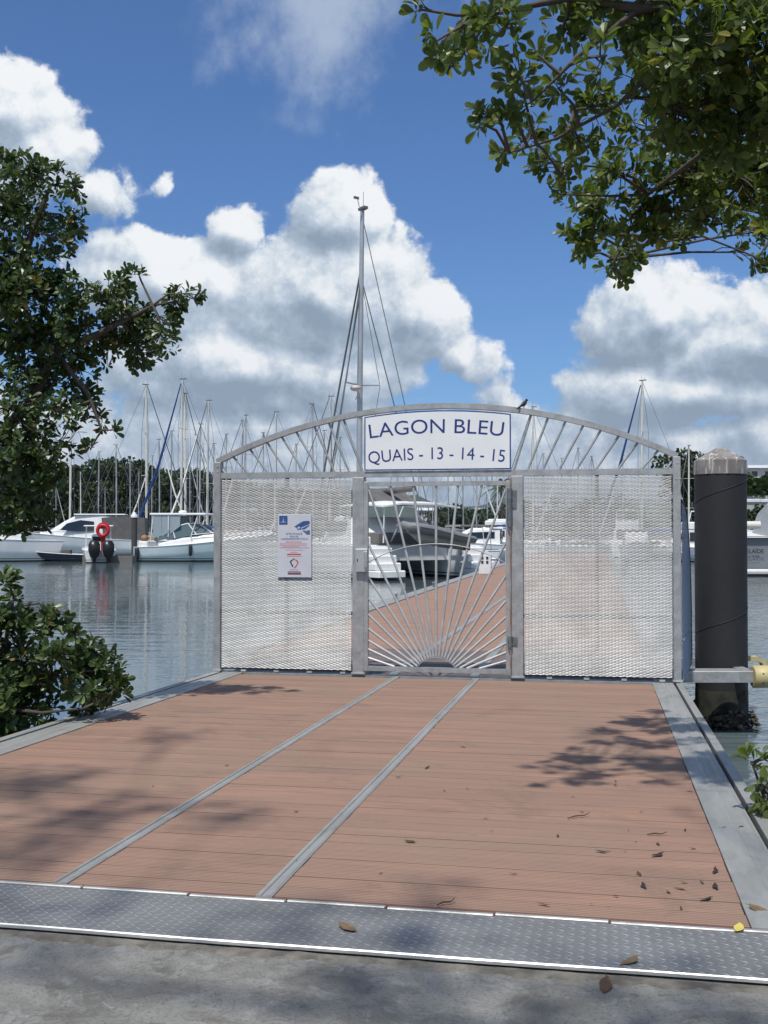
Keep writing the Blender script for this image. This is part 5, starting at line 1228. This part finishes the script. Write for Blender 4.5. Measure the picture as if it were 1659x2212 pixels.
# big tree over the right side
b2 = Vector((5.6, 4.6, ZQ-.05))
lim = [([b2, Vector((5.4, 4.7, 2.6)), Vector((4.9, 4.9, 4.4)), Vector((4.0, 5.2, 5.6)), Vector((2.8, 5.4, 6.2))], [.20, .17, .13, .09, .05]),
       ([Vector((4.0, 5.2, 5.6)), P(1560, -20, 5.5), P(1380, 20, 5.5), P(1230, -5, 5.5), P(1060, 30, 5.5)], [.07, .04, .03, .02, .008]),
       ([Vector((4.9, 4.9, 4.4)), P(1640, 250, 6.1), P(1520, 330, 6.8), P(1400, 420, 7.3), P(1330, 560, 8.0)], [.05, .03, .018, .012, .005]),
       ([P(1560, -20, 5.5), P(1450, 120, 5.5), P(1330, 230, 5.9), P(1200, 300, 6.2), P(1100, 330, 6.3)], [.03, .018, .012, .008, .004]),
       ([P(1380, 20, 5.5), P(1250, 120, 5.5), P(1150, 220, 5.5)], [.018, .012, .005]),
       ([Vector((5.2, 4.75, 3.4)), Vector((4.6, 1.0, 7.6)), Vector((2.0, -1.2, 10.0)), Vector((-1.2, -1.4, 10.9)), Vector((-3.6, -.8, 11.0))], [.10, .09, .07, .05, .02]), ([Vector((4.9, 4.9, 4.4)), P(1720, 420, 5.3), P(1650, 540, 5.3)], [.04, .02, .008])]
bl = [(905, 20, 22), (940, 90, 34), (985, 60, 40), (995, 120, 36), (1045, 90, 42), (1060, 30, 44), (1100, 60, 40), (965, 150, 16), (1110, 150, 44), (1050, 245, 34), (1030, 262, 22), (1100, 230, 40), (1150, 290, 46), (1090, 320, 26), (1170, 350, 40), (1130, 200, 30), (1165, 120, 30), (1215, 60, 40), (1205, 190, 36), (1215, 380, 44), (1250, 300, 50), (1215, 420, 24), (1280, 440, 50), (1245, 520, 34), (1260, 555, 22), (1300, 500, 44), (1325, 560, 32), (1345, 605, 20), (1360, 540, 32), (1360, 470, 50), (1330, 370, 58), (1290, 230, 45), (1310, 120, 50), (1290, 20, 60), (1380, 280, 70), (1390, 60, 75), (1400, 170, 75), (1440, 390, 70), (1420, 470, 50), (1465, 500, 34), (1470, 90, 95), (1480, 240, 95), (1530, 370, 80), (1530, 460, 38), (1570, 110, 110), (1590, 260, 105), (1610, 400, 80), (1590, 480, 34), (1640, 500, 30), (1590, 545, 16), (1645, 560, 22), (1640, 60, 110), (1680, 200, 110), (1700, 350, 110), (1720, 480, 70), (1250, -80, 90), (1450, -120, 120), (1650, -120, 130), (1050, -60, 60), (1850, 100, 200), (1850, 350, 200)]
bl = [(u, v, r, 5.5+max(0, v-120)/450*2.8, 1.0 if u < 1260 else (1.1 if u < 1400 else 1.5)) for (u, v, r) in bl]
# leaf clusters added out of view overhead, set sunward to dapple quay and deck
for (u, v, r, zz, dn) in ((60, 1690, .5, 10.5, .36), (210, 1750, .42, 10.8, .36), (90, 1810, .5, 11., .32), (350, 1590, .45, 11., .22), (470, 1762, .30, 10.4, .25), (200, 1955, .34, 10., .2), (620, 1990, .42, 10.2, .25), (900, 2035, .45, 10., .22), (960, 1925, .24, 10.3, .25), (1270, 1588, .40, 11., .22), (1460, 1672, .16, 10.6, .22), (1500, 1768, .18, 10.4, .22), (760, 2120, .35, 10., .16), (1050, 2160, .4, 10., .14), (1330, 2170, .4, 10., .18), (1560, 2190, .4, 10., .18), (60, 2060, .35, 10.3, .22)):
    a, t = GD(u, v); g = W3(a, t, zat0(t)); k = (zz-g.z)/SUN_DIR.z; bl.append(('w', g+SUN_DIR*k, r, dn))
plant('overhanging_tree', 'big leafy tree reaching in from the upper right corner', 'tree', tuple(b2), bl, 5.5, .080, .50, R_ST, R_OB, lim, 33, 1.9, .55, 6)
# shrub at the right edge beside the gangway
b3 = Vector((2.45, 6.3, -.2))
lim = [([b3, Vector((2.4, 6.3, .3)), Vector((2.35, 6.3, .8))], [.03, .02, .01]), ([Vector((2.4, 6.3, .3)), P(1650, 1720, 6.2), P(1625, 1650, 6.2)], [.015, .01, .006])]
bl = [(1622, 1645, 22), (1640, 1690, 24), (1652, 1640, 20), (1655, 1730, 24), (1690, 1680, 50), (1700, 1760, 50), (1665, 1770, 14)]
plant('shrub', 'bright green leafy shrub at the right edge below the pile', 'bush', tuple(b3), bl, 6.2, .085, .5, R_ST, R_OB, lim, 34, 2.0, .25, 6)

# ------------------------------------------------------------------ litter on the deck and plates
LB = mat('dead_leaf_brown', (.10, .055, .03), .8, var=.4, vscale=20); LD = mat('dead_leaf_dark', (.03, .02, .016), .85); LT = mat('dead_leaf_tan', (.20, .13, .065), .75, var=.4, vscale=25); LY = mat('dead_leaf_yellow', (.55, .45, .10), .6)
def curled_leaf(L, Wd, curl, seed):
    rn = random.Random(seed); mb = MB(); rings = []
    for i in range(7):
        s = i/6.; w = Wd*(.1+sin(pi*min(1, s*1.02+.02))**.8*.9)*.5; z = curl*L*(s-.5)**2*1.6; wob = rn.uniform(-.05, .05)*L
        rings.append([(-w+wob, L*(s-.5), z+w*.8*curl), (-w*.5+wob, L*(s-.5), z+.004*curl), (wob, L*(s-.5), z-.0+.002), (w*.5+wob, L*(s-.5), z+.004*curl), (w+wob, L*(s-.5), z+w*.9*curl)])
    mb.loft(rings, False, False); n0 = len(mb.v)
    mb.path([(0, -L*.5, curl*L*.4), (.004, -L*.62, curl*L*.45)], .0015, 4); return mb.mesh('fallen_leaf')
leafm = {'b': curled_leaf(.085, .036, .12, 1), 'd': curled_leaf(.075, .024, .20, 2), 't': curled_leaf(.09, .045, .16, 3), 'y': curled_leaf(.05, .030, .2, 4)}
for k, m in zip('bdty', (LB, LD, LT, LY)): leafm[k].materials.append(m)
def zat(t): return Z0-SL*t if t > T0-.05 else (ZQ+.02+(Z0-SL*T0-ZQ-.02)*(t-3.9)/(T0-3.95) if t > 3.9 else ZQ)
def litter(u, v, k, sc=1., label=None, rz=None):
    a, t = GD(u, v); z = zat(t)+.006; o = obj('fallen_leaf', leafm[k], None); o.location = W3(a, t, z); o.rotation_euler = (R.uniform(-.2, .2), R.uniform(-.2, .2), R.uniform(0, 6.28) if rz is None else rz); o.scale = (sc,)*3
    tag(o, label or 'small dry dark leaf lying on the pink deck boards', 'leaf', 'leaf litter on the deck boards' if not label else None)
litter(750, 2018, 't', 1.2, 'curled tan leaf on the tread plate in the middle'); litter(1595, 2009, 'y', 1.3, 'yellow leaf on the tread plate edge at the lower right'); litter(1642, 1970, 't', 1.1, 'pointed tan leaf on the right metal edge strip'); litter(1362, 2098, 't', 1.0, 'faded brown leaf on the tread plate at the lower right'); litter(1308, 2140, 'b', 1.2, 'brown leaf lying on the concrete below the tread plate lip')
for (u, v, s) in ((923, 1660, .8), (860, 1680, .6), (1000, 1615, .5), (1300, 1842, .9), (1420, 1850, 1.1), (1380, 1890, .5), (1205, 1808, .5), (1545, 1885, .9), (1545, 1918, 1.0), (1525, 1945, 1.0), (1390, 1917, .9), (1470, 1922, .6), (1176, 1957, .7), (1108, 1890, .5), (885, 1820, .7), (1480, 1795, .5), (1385, 1755, .4), (1600, 1790, .6), (1560, 1790, .5), (1490, 1710, .6), (1560, 1680, .5), (640, 1755, .4), (490, 1655, .4), (330, 1700, .4), (960, 1710, .35), (1050, 1770, .4), (1330, 1690, .4)):
    litter(u, v, R.choice('bdd'), s)
rl = random.Random(8)
for i in range(34):
    u = 1659-abs(rl.gauss(0, 330)); v = rl.uniform(1660, 1985)
    if GD(u, v)[0] < .5: litter(u, v, rl.choice('bdd'), rl.uniform(.2, .55))
# twigs
def twig(u, v, L, rz, label):
    a, t = GD(u, v); mb = MB(); mb.path([(-L/2, 0, .006), (-L*.15, .006, .010), (L*.2, -.004, .008), (L/2, .01, .014)], [.0025, .004, .003, .0015], 5); o = mb.build('twig', LB); o.location = W3(a, t, zat(t)+.004); o.rotation_euler = (0, 0, rz); tag(o, label, 'twig')
twig(1252, 1767, .17, .55, 'thin brown twig on the deck boards right of the rails'); twig(1420, 1806, .11, .1, 'short twig on the deck boards near the right edge strip'); twig(965, 1955, .10, .6, 'small twig at the joint of deck and tread plate')
# ------------------------------------------------------------------ air
hz = MB(); hz.box(-6200, 6200, -60, 6000, -1.6, 420); hm = bpy.data.materials.new('haze'); hm.use_nodes = True
nt = hm.node_tree; nt.nodes.clear(); on = nt.nodes.new('ShaderNodeOutputMaterial'); pv = nt.nodes.new('ShaderNodeVolumePrincipled')
pv.inputs['Color'].default_value = (.80, .88, 1., 1); pv.inputs['Density'].default_value = 0.6e-4; pv.inputs['Anisotropy'].default_value = .2
nt.links.new(pv.outputs[0], on.inputs['Volume'])
ho = hz.build('haze', hm); ho['kind'] = 'stuff'
